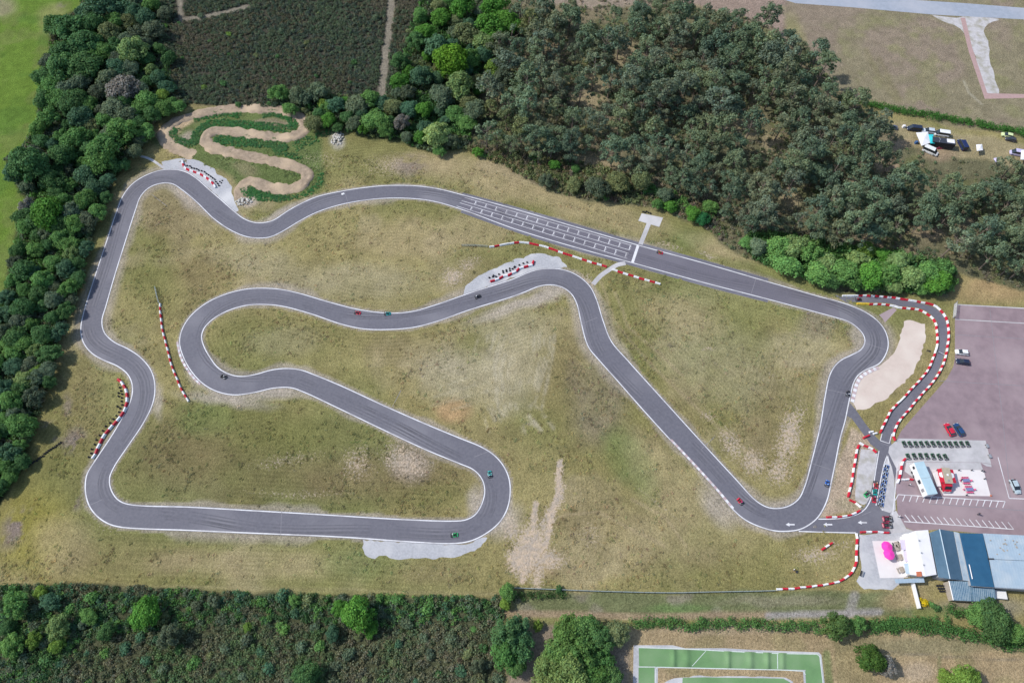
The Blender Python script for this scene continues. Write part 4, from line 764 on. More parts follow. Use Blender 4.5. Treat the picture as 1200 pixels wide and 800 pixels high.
def hedge(px, w, h, label, cols, seed):
    q = resample(catmull(GP(px), False, 1), .9); cs = [(x, y, h * random.uniform(.4, .62)) for x, y in q for _ in range(2)]; r = np.random.default_rng(seed)
    cs = [(c_[0] + r.uniform(-.45, .45) * w, c_[1] + r.uniform(-.45, .45) * w, c_[2]) for c_ in cs]; c0 = Vector((*q[len(q) // 2], 0))
    cs = [(a_ - c0.x, b_ - c0.y, z) for a_, b_, z in cs]; v, f, c_ = leaf_cloud(cs, [w * r.uniform(.38, .55) for _ in cs], 42, .2, seed)
    me = np_mesh('hedge', v, f, c_); me.materials.append(M['leaf']); o = link('hedge', me, None, c0); o.color = (*cols, 1); tag(o, label, 'hedge'); return o
hedge([(742,729),(790,731),(850,731),(905,732),(958,734)], 2.2, 1.7, 'straight clipped green hedge above the green mini track', (.085, .18, .05), 71)
hedge([(1020,733),(1060,733),(1100,737),(1140,744),(1170,752),(1215,758)], 2.6, 1.5, 'rough green hedge sloping past the big tree behind the blue roofs', (.07, .165, .045), 72)
hedge([(1010,731),(1060,729),(1110,728)], 1.8, 1.2, 'low loose hedge south of the clubhouse yard', (.085, .18, .05), 73)
hedge([(985,117),(1000,120),(1050,130),(1100,139),(1150,148),(1215,160)], 2.6, 1.6, 'long bright green hedge between the camp and the airfield', (.055, .16, .03), 74)
hedge([(604,700),(640,697),(660,698)], 1.6, 1.2, 'short dark bramble hedge under the low fence', (.05, .1, .03), 75)
hedge([(1128,722),(1112,712)], 2.0, 1.4, 'short green hedge below the corrugated lean-to', (.05, .12, .03), 76)
# tussocks: real grass tufts over the rough meadow parts
def soil_lum(x, y): return _lum(x, y) + _bm(x, y) * .2
def _bm(x, y):
    i = np.clip(np.searchsorted(gx, x), 0, len(gx) - 1); j = np.clip(np.searchsorted(gy, y), 0, len(gy) - 1); return bm[j * len(gx) + i]
def _lum(x, y):
    i = np.clip(np.searchsorted(gx, x), 0, len(gx) - 1); j = np.clip(np.searchsorted(gy, y), 0, len(gy) - 1); return col[j * len(gx) + i].mean(1) * 1.25
def meadow_keep(x, y):
    u, v = to_px(x, y); d = np.minimum(seg_dist(x, y, E_OUT[::4]), seg_dist(x, y, E_IN[::4])); onroad = inside(x, y, E_OUT) & ~inside(x, y, E_IN)
    return np.where(onroad | (d < .9), 0, (.08 + .92 * sstep(.46, .66, fbm(x, y, 7, 88) * .6 + fbm(x, y, 40, 89) * .4)))
MEADOW = [(200,150),(380,180),(540,190),(700,240),(850,300),(1000,350),(1010,380),(960,610),(1000,640),(990,690),(600,688),(0,680),(20,580),(90,400),(130,230)]
p = cover(MEADOW, 1.1, 24, keep=meadow_keep)
u, v = to_px(p[:, 0], p[:, 1]); bad = inside(u, v, [(187,186),(262,200),(290,250),(190,200)]) | inside(u, v, [(535,350),(560,320),(640,293),(668,312),(620,330)]) | inside(u, v, [(422,630),(422,655),(550,655),(575,630)]) | inside(u, v, [(745,245),(782,252),(755,290),(742,288)]) | inside(u, v, [(737,306),(722,306),(706,316),(688,334),(698,336),(716,320),(738,312)]) | (soil_lum(p[:, 0], p[:, 1]) > rng.uniform(.33, .46, len(p))) | (inside(u, v, [(565,395),(655,395),(650,480),(560,470)]) & (rng.random(len(p)) < .6))
p = p[~bad]
def soil_at(x, y):
    i = np.clip(np.searchsorted(gx, x), 0, len(gx) - 1); j = np.clip(np.searchsorted(gy, y), 0, len(gy) - 1); return col[j * len(gx) + i]
rg_ = np.random.default_rng(5); tn_ = soil_at(p[:, 0], p[:, 1]) * rg_.choice([.8, .95, 1.1, 1.25, 1.4], (len(p), 1)) * (1 + rg_.normal(0, .06, (len(p), 3)))
scatter('grass', 'dry olive grass tussocks over the meadow inside and around the circuit', p, sc_(len(p), .45, 1.3, .8, 25), tn_, TU)

# labels that tell the trees apart
def tint_word(c_):
    nm = {id(DK): 'dark green', id(MD): 'mid green', id(BR): 'bright green', id(YG): 'yellow-green', id(OL): 'olive', id(GG): 'grey-green', id(TE): 'blue-green', id(LT): 'light green', id(PL): 'pale yellow-green', id(MV): 'bare greyish', id(DG): 'dull dark'}
    if id(c_) in nm: return nm[id(c_)]
    r_, g_, b_ = c_
    if r_ > .3: return 'yellow-flowering' if g_ > .3 else 'orange-flowering'
    if g_ > .19 and r_ < g_ * .75: return 'bright green'
    if g_ > r_ * 1.8: return 'fresh green'
    return 'light grey-green' if g_ > .105 else 'dull grey-green'
def size_word(r_): return 'tiny' if r_ < 5.5 else 'small' if r_ < 9 else 'medium' if r_ < 12.5 else 'large' if r_ < 18 else 'huge'
PLACE = {G_BELT: 'of the western belt', G_GW: 'of the broadleaved wood end', G_WOOD: 'of the pinewood', G_LAUREL: 'beside the pit lane entry', G_SCRUB: 'of the southern scrub', G_S: 'near the southern hedge', G_HEATH: 'of the northern heath'}
byg = {}
for T in TREES: byg.setdefault(T[5], []).append(T)
for g_, lst in byg.items():
    vert = g_ == G_BELT; lst.sort(key=lambda T: T[2] if vert else T[1]); nb = {G_BELT: 3, G_GW: 3, G_WOOD: 9, G_LAUREL: 1, G_SCRUB: 2, G_S: 2, G_HEATH: 4}[g_]; 
    vals = sorted((T[1] if vert else T[2]) for T in lst); bands = {}
    for T in lst:
        k = min(nb - 1, sum((T[1] if vert else T[2]) > vals[int(len(vals) * (j + 1) / nb) - 1] for j in range(nb))); bands.setdefault(k, []).append(T)
    for k, ls in bands.items():
        for i, T in enumerate(ls):
            wd = 'shrub' if T[6] == 'shrub' else 'bush' if T[6] == 'laurel_bush' else 'pine' if T[6] == 'pine_tree' else 'tree'
            if vert: rk = f"{ordw(i + 1)} from north along the {['outer side', 'middle', 'track side'][k]}"
            elif nb == 1: rk = f"{ordw(i + 1)} from west"
            else: rk = f"{ordw(i + 1)} from west in the {ordw(k + 1)} rank"
            T[0]['label'] = f"{size_word(T[3])} {tint_word(T[4])} {wd}, {rk} {PLACE[g_]}"
print('trees', len(TREES), {k: len(v) for k, v in byg.items()})
# ------------------------------------------------------------------ barriers
def px_ang(a_, b_):
    (x0, y0), (x1, y1) = G(*a_), G(*b_); return math.atan2(y1 - y0, x1 - x0)
def block_mesh(name, mt):
    m = MB(); prof = [(-.27, 0), (-.27, .22), (-.13, .5), (-.13, .68), (.13, .68), (.13, .5), (.27, .22), (.27, 0)]
    rings = []
    for x, s in ((-.64, .8), (-.6, 1), (-.22, 1), (-.18, .82), (-.1, .82), (-.06, 1), (.06, 1), (.1, .82), (.18, .82), (.22, 1), (.6, 1), (.64, .8)): rings.append([(x, y * s, z * (.94 if s < 1 else 1)) for y, z in prof])
    m.loft(rings); return m.mesh(name, mt)
BLK = {'red': block_mesh('barrier_block', M['plastic_red']), 'white': block_mesh('barrier_block', M['plastic_white']), 'yellow': block_mesh('barrier_block', M['plastic_yellow'])}
def put_block(xy, ang, colr, label, group, sx=1.0, wy=1.1):
    o = link('barrier_block', BLK[colr], None, (xy[0] + random.uniform(-.05, .05), xy[1] + random.uniform(-.05, .05), .015), ang + random.uniform(-.06, .06) + random.choice([0, math.pi]))
    o.scale = (sx * random.uniform(.97, 1.0), wy * random.uniform(.95, 1.1), random.uniform(.93, 1.05)); tag(o, label, 'barrier', group); return o
def barrier_row(px, pattern, where, end, group, pitch=1.32, wy=1.1):
    p = resample(catmull(GP(px, .3), False, 1), pitch); out = []
    for i in range(len(p) - 1):
        c_ = (p[i] + p[i + 1]) / 2; d = p[i + 1] - p[i]; cl = pattern(i) if callable(pattern) else pattern[i % len(pattern)]
        put_block(c_, math.atan2(d[1], d[0]), cl, f"{cl} barrier block, {ordw(i + 1)} from {end} {where}", group, np.hypot(*d) / 1.3, wy); out.append(c_)
    return p
RW = ['red', 'white']
barrier_row([(987,346.4),(1009,346.3),(1026.7,347),(1044,348.4),(1061.7,351),(1079,354),(1090.8,356.3),(1096.7,358.6),(1102.5,363.8),(1107,369),(1110,375.5),(1111.3,382.5),(1111.8,388.3),(1111.8,396.5),(1110.4,405.8),(1109.7,411.7),(1107.2,421.5),(1103.7,430.5),(1097.8,441),(1092,449),(1083.8,458),(1076.8,466),(1069.8,474.3),(1062.8,483),(1055.8,490.6),(1051,498),(1048.3,505),(1047,511),(1049.5,516)], lambda i: 'white' if i < 4 else ['red', 'white', 'red', 'red', 'white', 'white'][i % 6] if 14 < i < 24 else RW[i % 2], 'of the outer pit lane row', 'entry', 'barriers along the outer side of the pit lane', 1.36)
barrier_row([(1004,355.7),(1018.5,356.3),(1036,356.6),(1045.3,357.8),(1052.3,360),(1059.3,361),(1068.7,361.7),(1075.7,362.4),(1081.5,364.8),(1088.5,369),(1093.8,373.8),(1097,379.6),(1098,387.2),(1098.6,394),(1098.8,400),(1097.8,407),(1096,412.8),(1093.2,420.8),(1088.5,431.7),(1082.7,439.8),(1075.7,448),(1067.5,456.2),(1060.5,464.3),(1054.7,470),(1048.8,476),(1043,482.4),(1040,489.4),(1034.8,499.3),(1031.5,507)], lambda i: 'yellow' if i < 3 else RW[(i + 1) % 2] if i % 9 else 'white', 'of the inner pit lane row', 'entry', 'barriers along the inner side of the pit lane', 1.36)
rowN = barrier_row([(573.5,289.4),(580,288.5),(587.5,286.9),(595,285.6),(605,284.4),(612.5,283.7),(620,284.7),(627.5,286.5),(636,288),(645,291.2),(657.5,295.6),(668.7,299.2),(682.5,303.7),(695,307.9),(707.5,311.2),(711,312.4)], lambda i: 'red' if i in (1, 5, 8, 9, 12, 13, 15, 16) or (i > 17 and i % 2) else 'white', 'of the row south of the start grid', 'west', 'barriers south of the start grid', 1.75)
barrier_row([(718,315.5),(727.5,319),(739.4,322.5),(751,326.2),(763.7,329.7),(774,332.8)], lambda i: RW[(i + 1) % 2], 'of the short row past the footpath', 'west', 'barriers east of the footpath', 1.8)
barrier_row([(187.4,355.5),(187.8,366),(188.6,375),(189.6,384),(192,393.8),(195,405),(197.6,415.3),(200,425.6),(203.4,435),(207.5,444.4),(212.8,456.6),(221,470.3)], lambda i: RW[(i + 1) % 2], 'of the lone row in the western meadow', 'north', 'barriers in the western meadow', 1.5)
ROW5 = [(138,443.8),(142,447.3),(145,451.8),(147.7,457.8),(148.8,467.5),(147.7,475),(142.8,485.5),(134.5,495.3),(128.5,502),(122.5,508.8),(117.3,518.5),(113.5,526),(111.3,532.8),(108,537)]
row5 = barrier_row(ROW5, lambda i: RW[i % 2], 'of the curved row inside the western chicane', 'north', 'barriers at the western chicane', 1.6, 1.6)
ROW6 = [(213.6,188.5),(214.5,193),(217,197),(226,201),(235,204),(243,209),(250,215),(252.6,219.5)]
row6 = barrier_row(ROW6, lambda i: RW[(i + 1) % 2], 'of the row on the north-west gravel', 'west', 'barriers on the north-west gravel', 1.6, 1.5)
ROW7 = [(574.5,329.7),(583,327.5),(588,323.8),(594,323),(600,320),(605,318),(607.5,314.8),(613,313),(619,311.5),(624,310.5),(625.3,305.5)]
row7 = barrier_row(ROW7, lambda i: RW[i % 2], 'of the wavy row on mid-circuit gravel', 'west', 'barriers on the mid-circuit gravel', 1.6, 1.5)
barrier_row([(1006.3,521),(1004,529),(1003,536),(1000.5,549),(999,560),(997.5,568),(995.5,575),(994,582)], lambda i: RW[i % 2], 'of the western side of the pit rectangle', 'north', 'barriers around the pit rectangle', 1.6)
barrier_row([(995.5,585.3),(1000,587.3),(1006,590.5),(1009,594)], lambda i: RW[i % 2], 'of the short slanting row by the pit exit', 'west', 'barriers around the pit rectangle', 1.5)
barrier_row([(1008,597.5),(1003,600.8),(997,603),(989,604.6),(980,605.5),(968.5,605.8)], lambda i: RW[i % 2], 'of the curved row along the pit exit', 'east', 'barriers around the pit rectangle', 1.5)
barrier_row([(1007,518.5),(1010,520.5),(1017,523.5),(1024,526.5),(1027,530)], lambda i: RW[(i + 1) % 2], 'of the northern side of the pit rectangle', 'west', 'barriers around the pit rectangle', 1.5)
barrier_row([(1061.5,537),(1057.2,542),(1056,550.8),(1054,560.2),(1052,566)], lambda i: RW[i % 2], 'of the row between the pit and the white trailer', 'north', 'barriers by the white trailer', 1.4)
barrier_row([(1056.5,561.5),(1060,562),(1064.7,561),(1070,561.8)], lambda i: 'white' if i < 2 else 'red', 'of the low spur by the white trailer', 'west', 'barriers by the white trailer', 1.1)
barrier_row([(1003.5,624.5),(1004.7,627.3),(1004.4,634),(1004,642),(1003.7,650),(1004,656.7),(1002,663.3),(998.7,670),(993.3,675.3),(987.3,679.3),(980,682),(972,683.6),(964,685),(956,686),(946.7,687.3),(938.7,688),(930.7,689.3),(922,689.6),(910,689.8)], lambda i: RW[(i + 1) % 2], 'of the long row round the clubhouse yard', 'north', 'barriers round the clubhouse yard', 1.62)
barrier_row([(1008,623),(1020.7,622.7),(1029.3,623),(1042,623.7)], lambda i: RW[i % 2], 'of the row below the pit exit lane', 'west', 'barriers round the clubhouse yard', 1.75)
for (a_, b_), cl, lb in (((1021,505.8),'white','white plastic barrier block, western one of the two by the link road'),((1025.5,507.4),'white','white plastic barrier block, eastern one of the two by the link road'),((1013.5,512.2),'red','red plastic barrier block, western one of the two lying on bare sand'),((1017,510.6),'red','red plastic barrier block, eastern one of the two lying on bare sand')):
    put_block(G(a_, b_, .3), .2 if cl == 'white' else .45, cl, lb, 'loose barriers at the pit')
for (a_, b_), cl, lb in (((965.2,642.6),'red','red plastic barrier block at the west end of three in the grass'),((969.4,639.6),'white','white plastic barrier block between two red ones in the grass'),((973.6,636.7),'red','red plastic barrier block at the east end of three in the grass')):
    put_block(G(a_, b_, .3), px_ang((965.2,642.6),(973.6,636.7)), cl, lb, 'three barriers lying in the grass')
# tyres
def tyre_prof(z, r=.3, w=.18): return [(r * .55, z + .02), (r * .8, z), (r, z + .04), (r, z + w - .04), (r * .8, z + w), (r * .55, z + w - .02), (r * .55, z + .02)]
m = MB(); [m.lathe(tyre_prof(.19 * k_), 12, (random.uniform(-.03, .03), random.uniform(-.03, .03), 0)) for k_ in range(2)]; TY3 = m.mesh('tyre_stack', M['rubber'])
m = MB(); m.lathe(tyre_prof(0), 12); TY1 = m.mesh('tyre', M['rubber'])
def tyres(xy, label, group, me=TY3, nm='tyre_stack'):
    o = link(nm, me, None, (*xy, .01), random.uniform(0, 6)); tag(o, label, 'tyres', group)
def tyre_line(px, off, step, where, end, group, skip=.0):
    p = resample(catmull(GP(px), False, 1), step); n_ = normals2(p); i = 0
    for a_, b_ in zip(p, n_):
        if random.random() < skip: continue
        i += 1; q = a_ + b_ * (off + random.uniform(-.22, .22)); tyres(q, f"black tyre stack, {ordw(i)} from the {end} {where}", group)
tyre_line([(31,547.5),(45,538),(58,528),(71.5,518)], 0, .64, 'of the straight tyre wall in the west', 'south end', 'tyre wall in the western grass')
tyre_line(ROW5[2:], -1.3, 1.4, 'behind the western chicane barriers', 'north end', 'tyres behind the western chicane barriers')
tyre_line(ROW5[3:7], -2.2, 1.2, 'in the second chicane line', 'north end', 'tyres behind the western chicane barriers', .3)
tyre_line(ROW6[2:], 1.3, 1.1, 'behind the north-west gravel barriers', 'west end', 'tyres behind the north-west gravel barriers')
tyre_line(ROW7[:9], 1.35, 1.3, 'behind the mid-circuit gravel barriers', 'west end', 'tyres behind the mid-circuit gravel barriers')
tyre_line(ROW7[1:6], 1.9, 1.5, 'in the second mid-circuit line', 'west end', 'tyres behind the mid-circuit gravel barriers', .3)
for i, (a_, b_) in enumerate(((753.5,248.5),(755.6,249.3),(757.5,248.2),(759.8,249.6),(762,250.4))): tyres(G(a_, b_), f"black tyre stack, {ordw(i + 1)} from west on the northern concrete slab", 'tyres on the timing slab')
for i, (a_, b_) in enumerate(((257.6,213),(260.5,211.8),(259.4,214.6))): tyres(G(a_, b_), f"loose black tyre, {ordw(i + 1)} from west on the edge of the north-west gravel", 'loose tyres by the dirt track', TY1, 'tyre')
for i, (a_, b_) in enumerate(((990.2,341.6),(992.5,340.9))): tyres(G(a_, b_), f"black tyre stack, {ordw(i + 1)} from west behind the pit entry barriers", 'tyres at the pit entry')
for i in range(18): tyres((G(1098, 686)[0] + (i % 6) * .68 + (i // 6) * .2, G(1098, 686)[1] - (i // 6) * .72), f"black tyre stack, {ordw(i % 6 + 1)} from west, {ordw(i // 6 + 1)} line behind the clubhouse", 'tyres stored behind the clubhouse')

# ------------------------------------------------------------------ people
def skin_mesh(name, verts, edges, mats, matfn, root=0, levels=1):
    me = bpy.data.meshes.new(name); me.from_pydata([v[:3] for v in verts], edges, []); o = bpy.data.objects.new(name, me); COL.objects.link(o)
    o.modifiers.new('skin', 'SKIN'); sub = o.modifiers.new('sub', 'SUBSURF'); sub.levels = levels; sub.render_levels = levels
    for i, v in enumerate(verts): me.skin_vertices[0].data[i].radius = (v[3], v[3] * (v[4] if len(v) > 4 else 1))
    me.skin_vertices[0].data[root].use_root = True
    dg = bpy.context.evaluated_depsgraph_get(); nm = bpy.data.meshes.new_from_object(o.evaluated_get(dg)); nm.name = name; bpy.data.objects.remove(o)
    nm.materials.clear(); [nm.materials.append(x) for x in mats]
    for p_ in nm.polygons: p_.material_index = matfn(p_.center); p_.use_smooth = True
    return nm
def figure(pose):
    """joint positions -> continuous body"""
    V_, E_ = [], []
    def add(p, r, par=None, fl=1):
        V_.append((*p, r, fl)); 
        if par is not None: E_.append((par, len(V_) - 1))
        return len(V_) - 1
    P_ = pose; pel = add(P_['pelvis'], .15, None, .75); ch = add(P_['chest'], .17, pel, .7); sh = add(P_['neck0'], .13, ch, .7); nk = add(P_['neck'], .06, sh); hd = add(P_['head'], .1, nk); add(P_['crown'], .085, hd); f_ = P_['face']; add(f_, .035, hd)
    for s in (-1, 1):
        k_ = lambda q: (q[0], q[1] * s, q[2])
        a0 = add(k_(P_['shoulder']), .075, sh); a1 = add(k_(P_['elbow']), .052, a0); a2 = add(k_(P_['wrist']), .034, a1); pm = add(k_(P_['palm']), .04, a2, .6)
        d = Vector(P_['palm']) - Vector(P_['wrist']); d.normalize(); b_ = Vector(k_(P_['palm'])); dd = Vector((d.x, d.y * s, d.z)); sd = dd.cross(Vector((0, 0, 1)) if abs(dd.z) < .8 else Vector((1, 0, 0))).normalized()
        for j, ln in enumerate((.07, .08, .075, .06)):
            q0 = b_ + sd * (j - 1.5) * .022 + dd * .03; q1 = q0 + dd * ln * .6 + Vector((0, 0, -.012)); q2 = q1 + dd * ln * .4 + Vector((0, 0, -.025)); f0 = add(q0, .01, pm); f1 = add(q1, .009, f0); add(q2, .008, f1)
        t0 = add(b_ - sd * .045 * s, .012, pm); add(b_ - sd * .065 * s + dd * .035, .009, t0)
        h0 = add(k_(P_['hip']), .1, pel); h1 = add(k_(P_['knee']), .065, h0); h2 = add(k_(P_['ankle']), .042, h1); h3 = add(k_(P_['toe']), .04, h2)
    return V_, E_
SIT = dict(pelvis=(-.3, 0, .2), chest=(-.42, 0, .45), neck0=(-.46, 0, .66), neck=(-.45, 0, .76), head=(-.42, 0, .88), crown=(-.43, 0, .96), face=(-.33, 0, .86), shoulder=(-.44, .2, .64), elbow=(-.2, .32, .46), wrist=(.05, .17, .47), palm=(.12, .14, .48), hip=(-.28, .11, .18), knee=(.15, .24, .38), ankle=(.5, .17, .16), toe=(.62, .17, .24))
STAND = dict(pelvis=(0, 0, .95), chest=(-.01, 0, 1.2), neck0=(-.01, 0, 1.43), neck=(0, 0, 1.52), head=(.02, 0, 1.64), crown=(.01, 0, 1.73), face=(.11, 0, 1.62), shoulder=(-.01, .19, 1.41), elbow=(-.03, .25, 1.13), wrist=(.08, .25, .9), palm=(.1, .25, .83), hip=(0, .1, .9), knee=(.03, .11, .5), ankle=(-.02, .12, .09), toe=(.14, .13, .04))
v_, e_ = figure(SIT); SITM = skin_mesh('body', v_, e_, [M['clothc'], M['skin'], M['rubber']], lambda c_: 2 if (c_.x > .5 and c_.z < .3) or (c_.x > .08 and c_.z > .4 and abs(c_.y) < .22) else 1 if c_.z > .74 else 0)
v_, e_ = figure(STAND); STDM = skin_mesh('body', v_, e_, [M['clothc'], M['skin'], M['dark']], lambda c_: 1 if c_.z > 1.5 or (c_.z < .88 and abs(c_.y) > .19) else 2 if c_.z < .92 else 0)
m = MB(); m.lathe([(.02, -.13), (.12, -.12), (.15, -.03), (.155, .05), (.12, .13), (.05, .17), (0.005, .175)], 14); HEL = m.mesh('helmet', M['paintc'], True)
m = MB(); rings = [[(math.cos(a_) * .158, math.sin(a_) * .158, z) for a_ in np.linspace(-1.1, 1.1, 9)] for z in (-.03, .045)]; m.loft(rings, False, False); VIS = m.mesh('visor', M['glass'])
m = MB(); m.lathe([(.11, -.02), (.115, .04), (.09, .1), (.03, .125), (.004, .127)], 12); HAIR = m.mesh('hair', M['hair'], True)
def person(xy, rz, cloth, label, group, seated=True, helmet=(.8, .8, .8), z=0.0):
    r = empty('person', (xy[0], xy[1], z), rz); tag(r, label, 'person', group); b_ = link('body', SITM if seated else STDM, r); b_.color = (*cloth, 1)
    if seated: h = link('helmet', HEL, r, (-.42, 0, .9)); h.color = (*helmet, 1); link('visor', VIS, h)
    else: link('hair', HAIR, r, (0, 0, 1.67))
    return r
# ------------------------------------------------------------------ karts
def kart_proto():
    r = empty('kart'); m = MB()
    for s in (-1, 1): m.path([(-.85, s * .32, .1), (-.2, s * .3, .1), (.3, s * .34, .1), (.85, s * .22, .1)], .02, 5)
    for x in (-.85, -.4, .05, .5, .8): m.tube((x, -.34, .1), (x, .34, .1), .018, n=5)
    m.box((.35, 0, .08), (1.0, .56, .02)); m.obj('chassis', M['dark'], r)
    m = MB(); m.loft([[(x, y * w_, z) for y, z in ((-1, .05), (-1, .2), (-.6, .28 + h), (.6, .28 + h), (1, .2), (1, .05))] for x, w_, h in ((.72, .5, .04), (.88, .58, .02), (1.0, .55, -.05), (1.06, .4, -.1))]); m.obj('nose', M['paintc'], r)
    for s in (-1, 1):
        m = MB(); m.loft([[(x, s * (.38 + (y * .2)), z) for y, z in ((0, .05), (0, .2), (.5, .24), (1, .2), (1.15, .12), (1, .05))] for x in (-.42, -.3, .32, .44)]); m.obj('side_pod', M['paintc'], r)
    m = MB(); m.path([(-.98, -.6, .17), (-1.05, -.5, .17), (-1.05, .5, .17), (-.98, .6, .17)], .06, 6); m.path([(-.45, -.68, .16), (-.98, -.6, .17)], .035, 5); m.path([(-.45, .68, .16), (-.98, .6, .17)], .035, 5); m.obj('bumper', M['dark'], r)
    m = MB(); m.loft([[(x, y, z) for x, y, z in ((a_, -.2, b_ + .12), (a_, -.17, b_), (a_ + .02, .17, b_), (a_, .2, b_ + .12), (a_ - .03, .16, b_ + .03), (a_ - .03, -.16, b_ + .03))] for a_, b_ in ((.02, .12), (-.3, .1), (-.5, .22), (-.6, .6))]); m.obj('seat', M['dark'], r)
    m = MB(); m.lathe([(.15, 0), (.17, .012), (.15, .024), (.13, .012), (.15, 0)], 12); sw = m.obj('steering_wheel', M['dark'], r, (.15, 0, .45)); sw.rotation_euler = (0, R(-40), 0); MB().tube((0, 0, 0), (.05, 0, -.36), .012, n=5).obj('steering_column', M['metal'], sw)
    m = MB(); m.box((-.5, .42, .25), (.34, .28, .26)); m.tube((-.5, .42, .38), (-.5, .42, .46), .07, n=8); m.tube((-.75, .35, .28), (-.9, .1, .28), .05, n=7); m.obj('engine', M['metal'], r)
    for x, w_, rad, y in ((.62, .13, .13, .55), (-.7, .19, .145, .58)):
        for s in (-1, 1):
            m = MB(); m.lathe([(rad * .5, -w_ / 2), (rad * .92, -w_ / 2), (rad, -w_ / 3), (rad, w_ / 3), (rad * .92, w_ / 2), (rad * .5, w_ / 2)], 12, axis='y'); wh = m.obj('wheel', M['rubber'], r, (x, s * y, rad + .005))
            m = MB(); m.lathe([(0.01, -w_ * .3), (rad * .5, -w_ * .4), (rad * .5, w_ * .4), (.01, w_ * .3)], 8, axis='y'); m.obj('rim', M['metal'], wh)
    return r
KP = kart_proto(); KM = make_kidmap(KP); first_kart = [True]
def kart(px, py, ang, colr, label, group, driver=None, sc=1.0):
    x, y = G(px, py, .2)
    if first_kart[0]:
        k_ = KP; first_kart[0] = False; k_.location = (x, y, .025); k_.rotation_euler = (0, 0, ang)
        for c_ in k_.children_recursive: c_.color = (*colr, 1)
    else: k_ = copy_tree(KP, (x, y, .025), ang, 1.0, (*colr, 1), KM)
    k_.scale = (sc,) * 3
    tag(k_, label, 'kart', group)
    if driver: person((x, y), ang, driver[0], driver[1], 'kart drivers', True, driver[2], .05)
    return k_
cR, cT, cB, cK, cG, cW = (.6, .03, .06), (.0, .33, .33), (.03, .16, .55), (.03, .03, .04), (.04, .4, .14), (.75, .75, .75)
GR = 'karts racing on the circuit'
for px, py, a_, b_, cl, lab, dr in [
    (419,366.5,(435,368),(400,363),cR,'red kart racing east of the west hairpin, just ahead of a teal one',((.25,.04,.06),'driver in dark red overalls in the red mid-circuit kart',(.7,.1,.12))),
    (454,367.3,(470,366),(440,367),cT,'teal kart following the red one along the dip of the mid circuit',((.03,.25,.25),'driver in teal overalls in the kart behind the red one',(.6,.75,.75))),
    (560,347.5,(575,343),(548,352),cK,'black kart just below the mid-circuit gravel pad',((.05,.05,.08),'driver in black with white helmet below the mid-circuit gravel',(.85,.85,.9))),
    (262,441.3,(250,435),(275,444),cK,'black kart in the west hairpin',((.03,.03,.04),'driver in black with white helmet in the west hairpin',(.85,.85,.85))),
    (574,555.5,(572,540),(575,570),cT,'teal kart going round the south-east hairpin of the lower loop',((.03,.3,.3),'driver in teal overalls at the lower hairpin',(.3,.7,.75))),
    (532.5,626.5,(560,622),(510,626),cG,'green kart leaving the lower hairpin onto the bottom straight',((.04,.3,.1),'driver in green overalls on the bottom straight',(.7,.85,.7))),
    (867.5,587.2,(860,577),(876,596),cR,'red kart near the end of the long diagonal',((.3,.03,.05),'driver in dark red overalls on the long diagonal',(.65,.08,.3))),
    (969.5,566.3,(972,550),(966,580),cB,'blue kart braking at the south-east bend',((.03,.12,.5),'driver in blue overalls at the south-east bend',(.4,.65,.9))),
    (994,461,(996,450),(992,475),cK,'black kart beside the sand trap kerb',((.04,.05,.09),'driver in dark overalls beside the sand trap kerb',(.8,.8,.85))),
    (773.3,295.8,(785,299),(760,292),cR,'red kart at the trackside edge just past the start line',((.35,.3,.05),'driver in yellowish overalls past the start line',(.75,.05,.08))),
    (1006,350.8,(1020,350),(995,351),cK,'dark kart entering the pit lane between the barrier rows',((.3,.03,.06),'driver in dark red overalls entering the pit lane',(.3,.02,.05)))]:
    kart(px, py, px_ang(b_, a_), cl, lab, GR, dr, 1.0)
GP_ = 'karts waiting in the pit'
for px, py, ang, cl, lab, dr in [(1016.3,578.7,.6,cG,'dark green kart parked on the pale gravel rectangle',None),
    (1026.8,568,1.4,cR,'red kart queuing in the pit exit, northern of two',((.3,.08,.04),'driver in reddish overalls in the northern queuing kart',(.8,.5,.3))),
    (1025.5,575.5,1.4,cT,'teal kart queuing between the two red ones',((.03,.3,.25),'driver in teal overalls between the two red karts',(.1,.4,.4))),
    (1024.3,584.3,1.4,cR,'red kart queuing in the pit exit, southern of two',((.2,.03,.05),'driver in dark red overalls in the southern queuing kart',(.7,.2,.4)))]:
    kart(px, py, ang + math.pi, cl, lab, GP_, dr, 1.08)
for i, (a_, b_) in enumerate(((1040,607.8),(1039.7,615.2))): kart(a_, b_, math.pi, (.3, .02, .06), f"big black two-seat kart with red trim, {['northern', 'southern'][i]} of the pair at the pit exit", 'pair of karts at the pit exit', None, 1.35)
for i in range(12): kart(1060 + 6.75 * i, 520.1 + .18 * math.sin(i) + .02 * i, R(100) + random.uniform(-.1, .1), (.02, .1, .045), f"dark green kart, {ordw(i + 1)} from west in the northern parked row", 'green karts parked in the northern row', None, .95)
for i in range(7): kart(1064.5 + 7.3 * i, 534.8 - .6 * math.sin(i * .7) , R(100) + random.uniform(-.15, .15), (.02, .1, .045), f"dark green kart, {ordw(i + 1)} from west in the southern parked row", 'green karts parked in the southern row', None, .95)
for i in range(11):
    for j in range(2):
        t_ = i / 10; kart(1037.9 + 2.6 * j - 6.6 * t_, 546 + 44.5 * t_ + (1.2 if j else 0), R(62) + random.uniform(-.1, .1), cB if (i + j) % 2 else (.6, .68, .8), f"{'blue' if (i + j) % 2 else 'white'} junior kart, {ordw(i + 1)} from north in the {['western', 'eastern'][j]} file of the pit wedge", 'junior karts lined up on the pit wedge', None, .66)
person(G(1054, 604.5, .8), 2.2, (.75, .75, .78), 'standing person in white top on the apron beside the pit exit', 'people on foot', False)
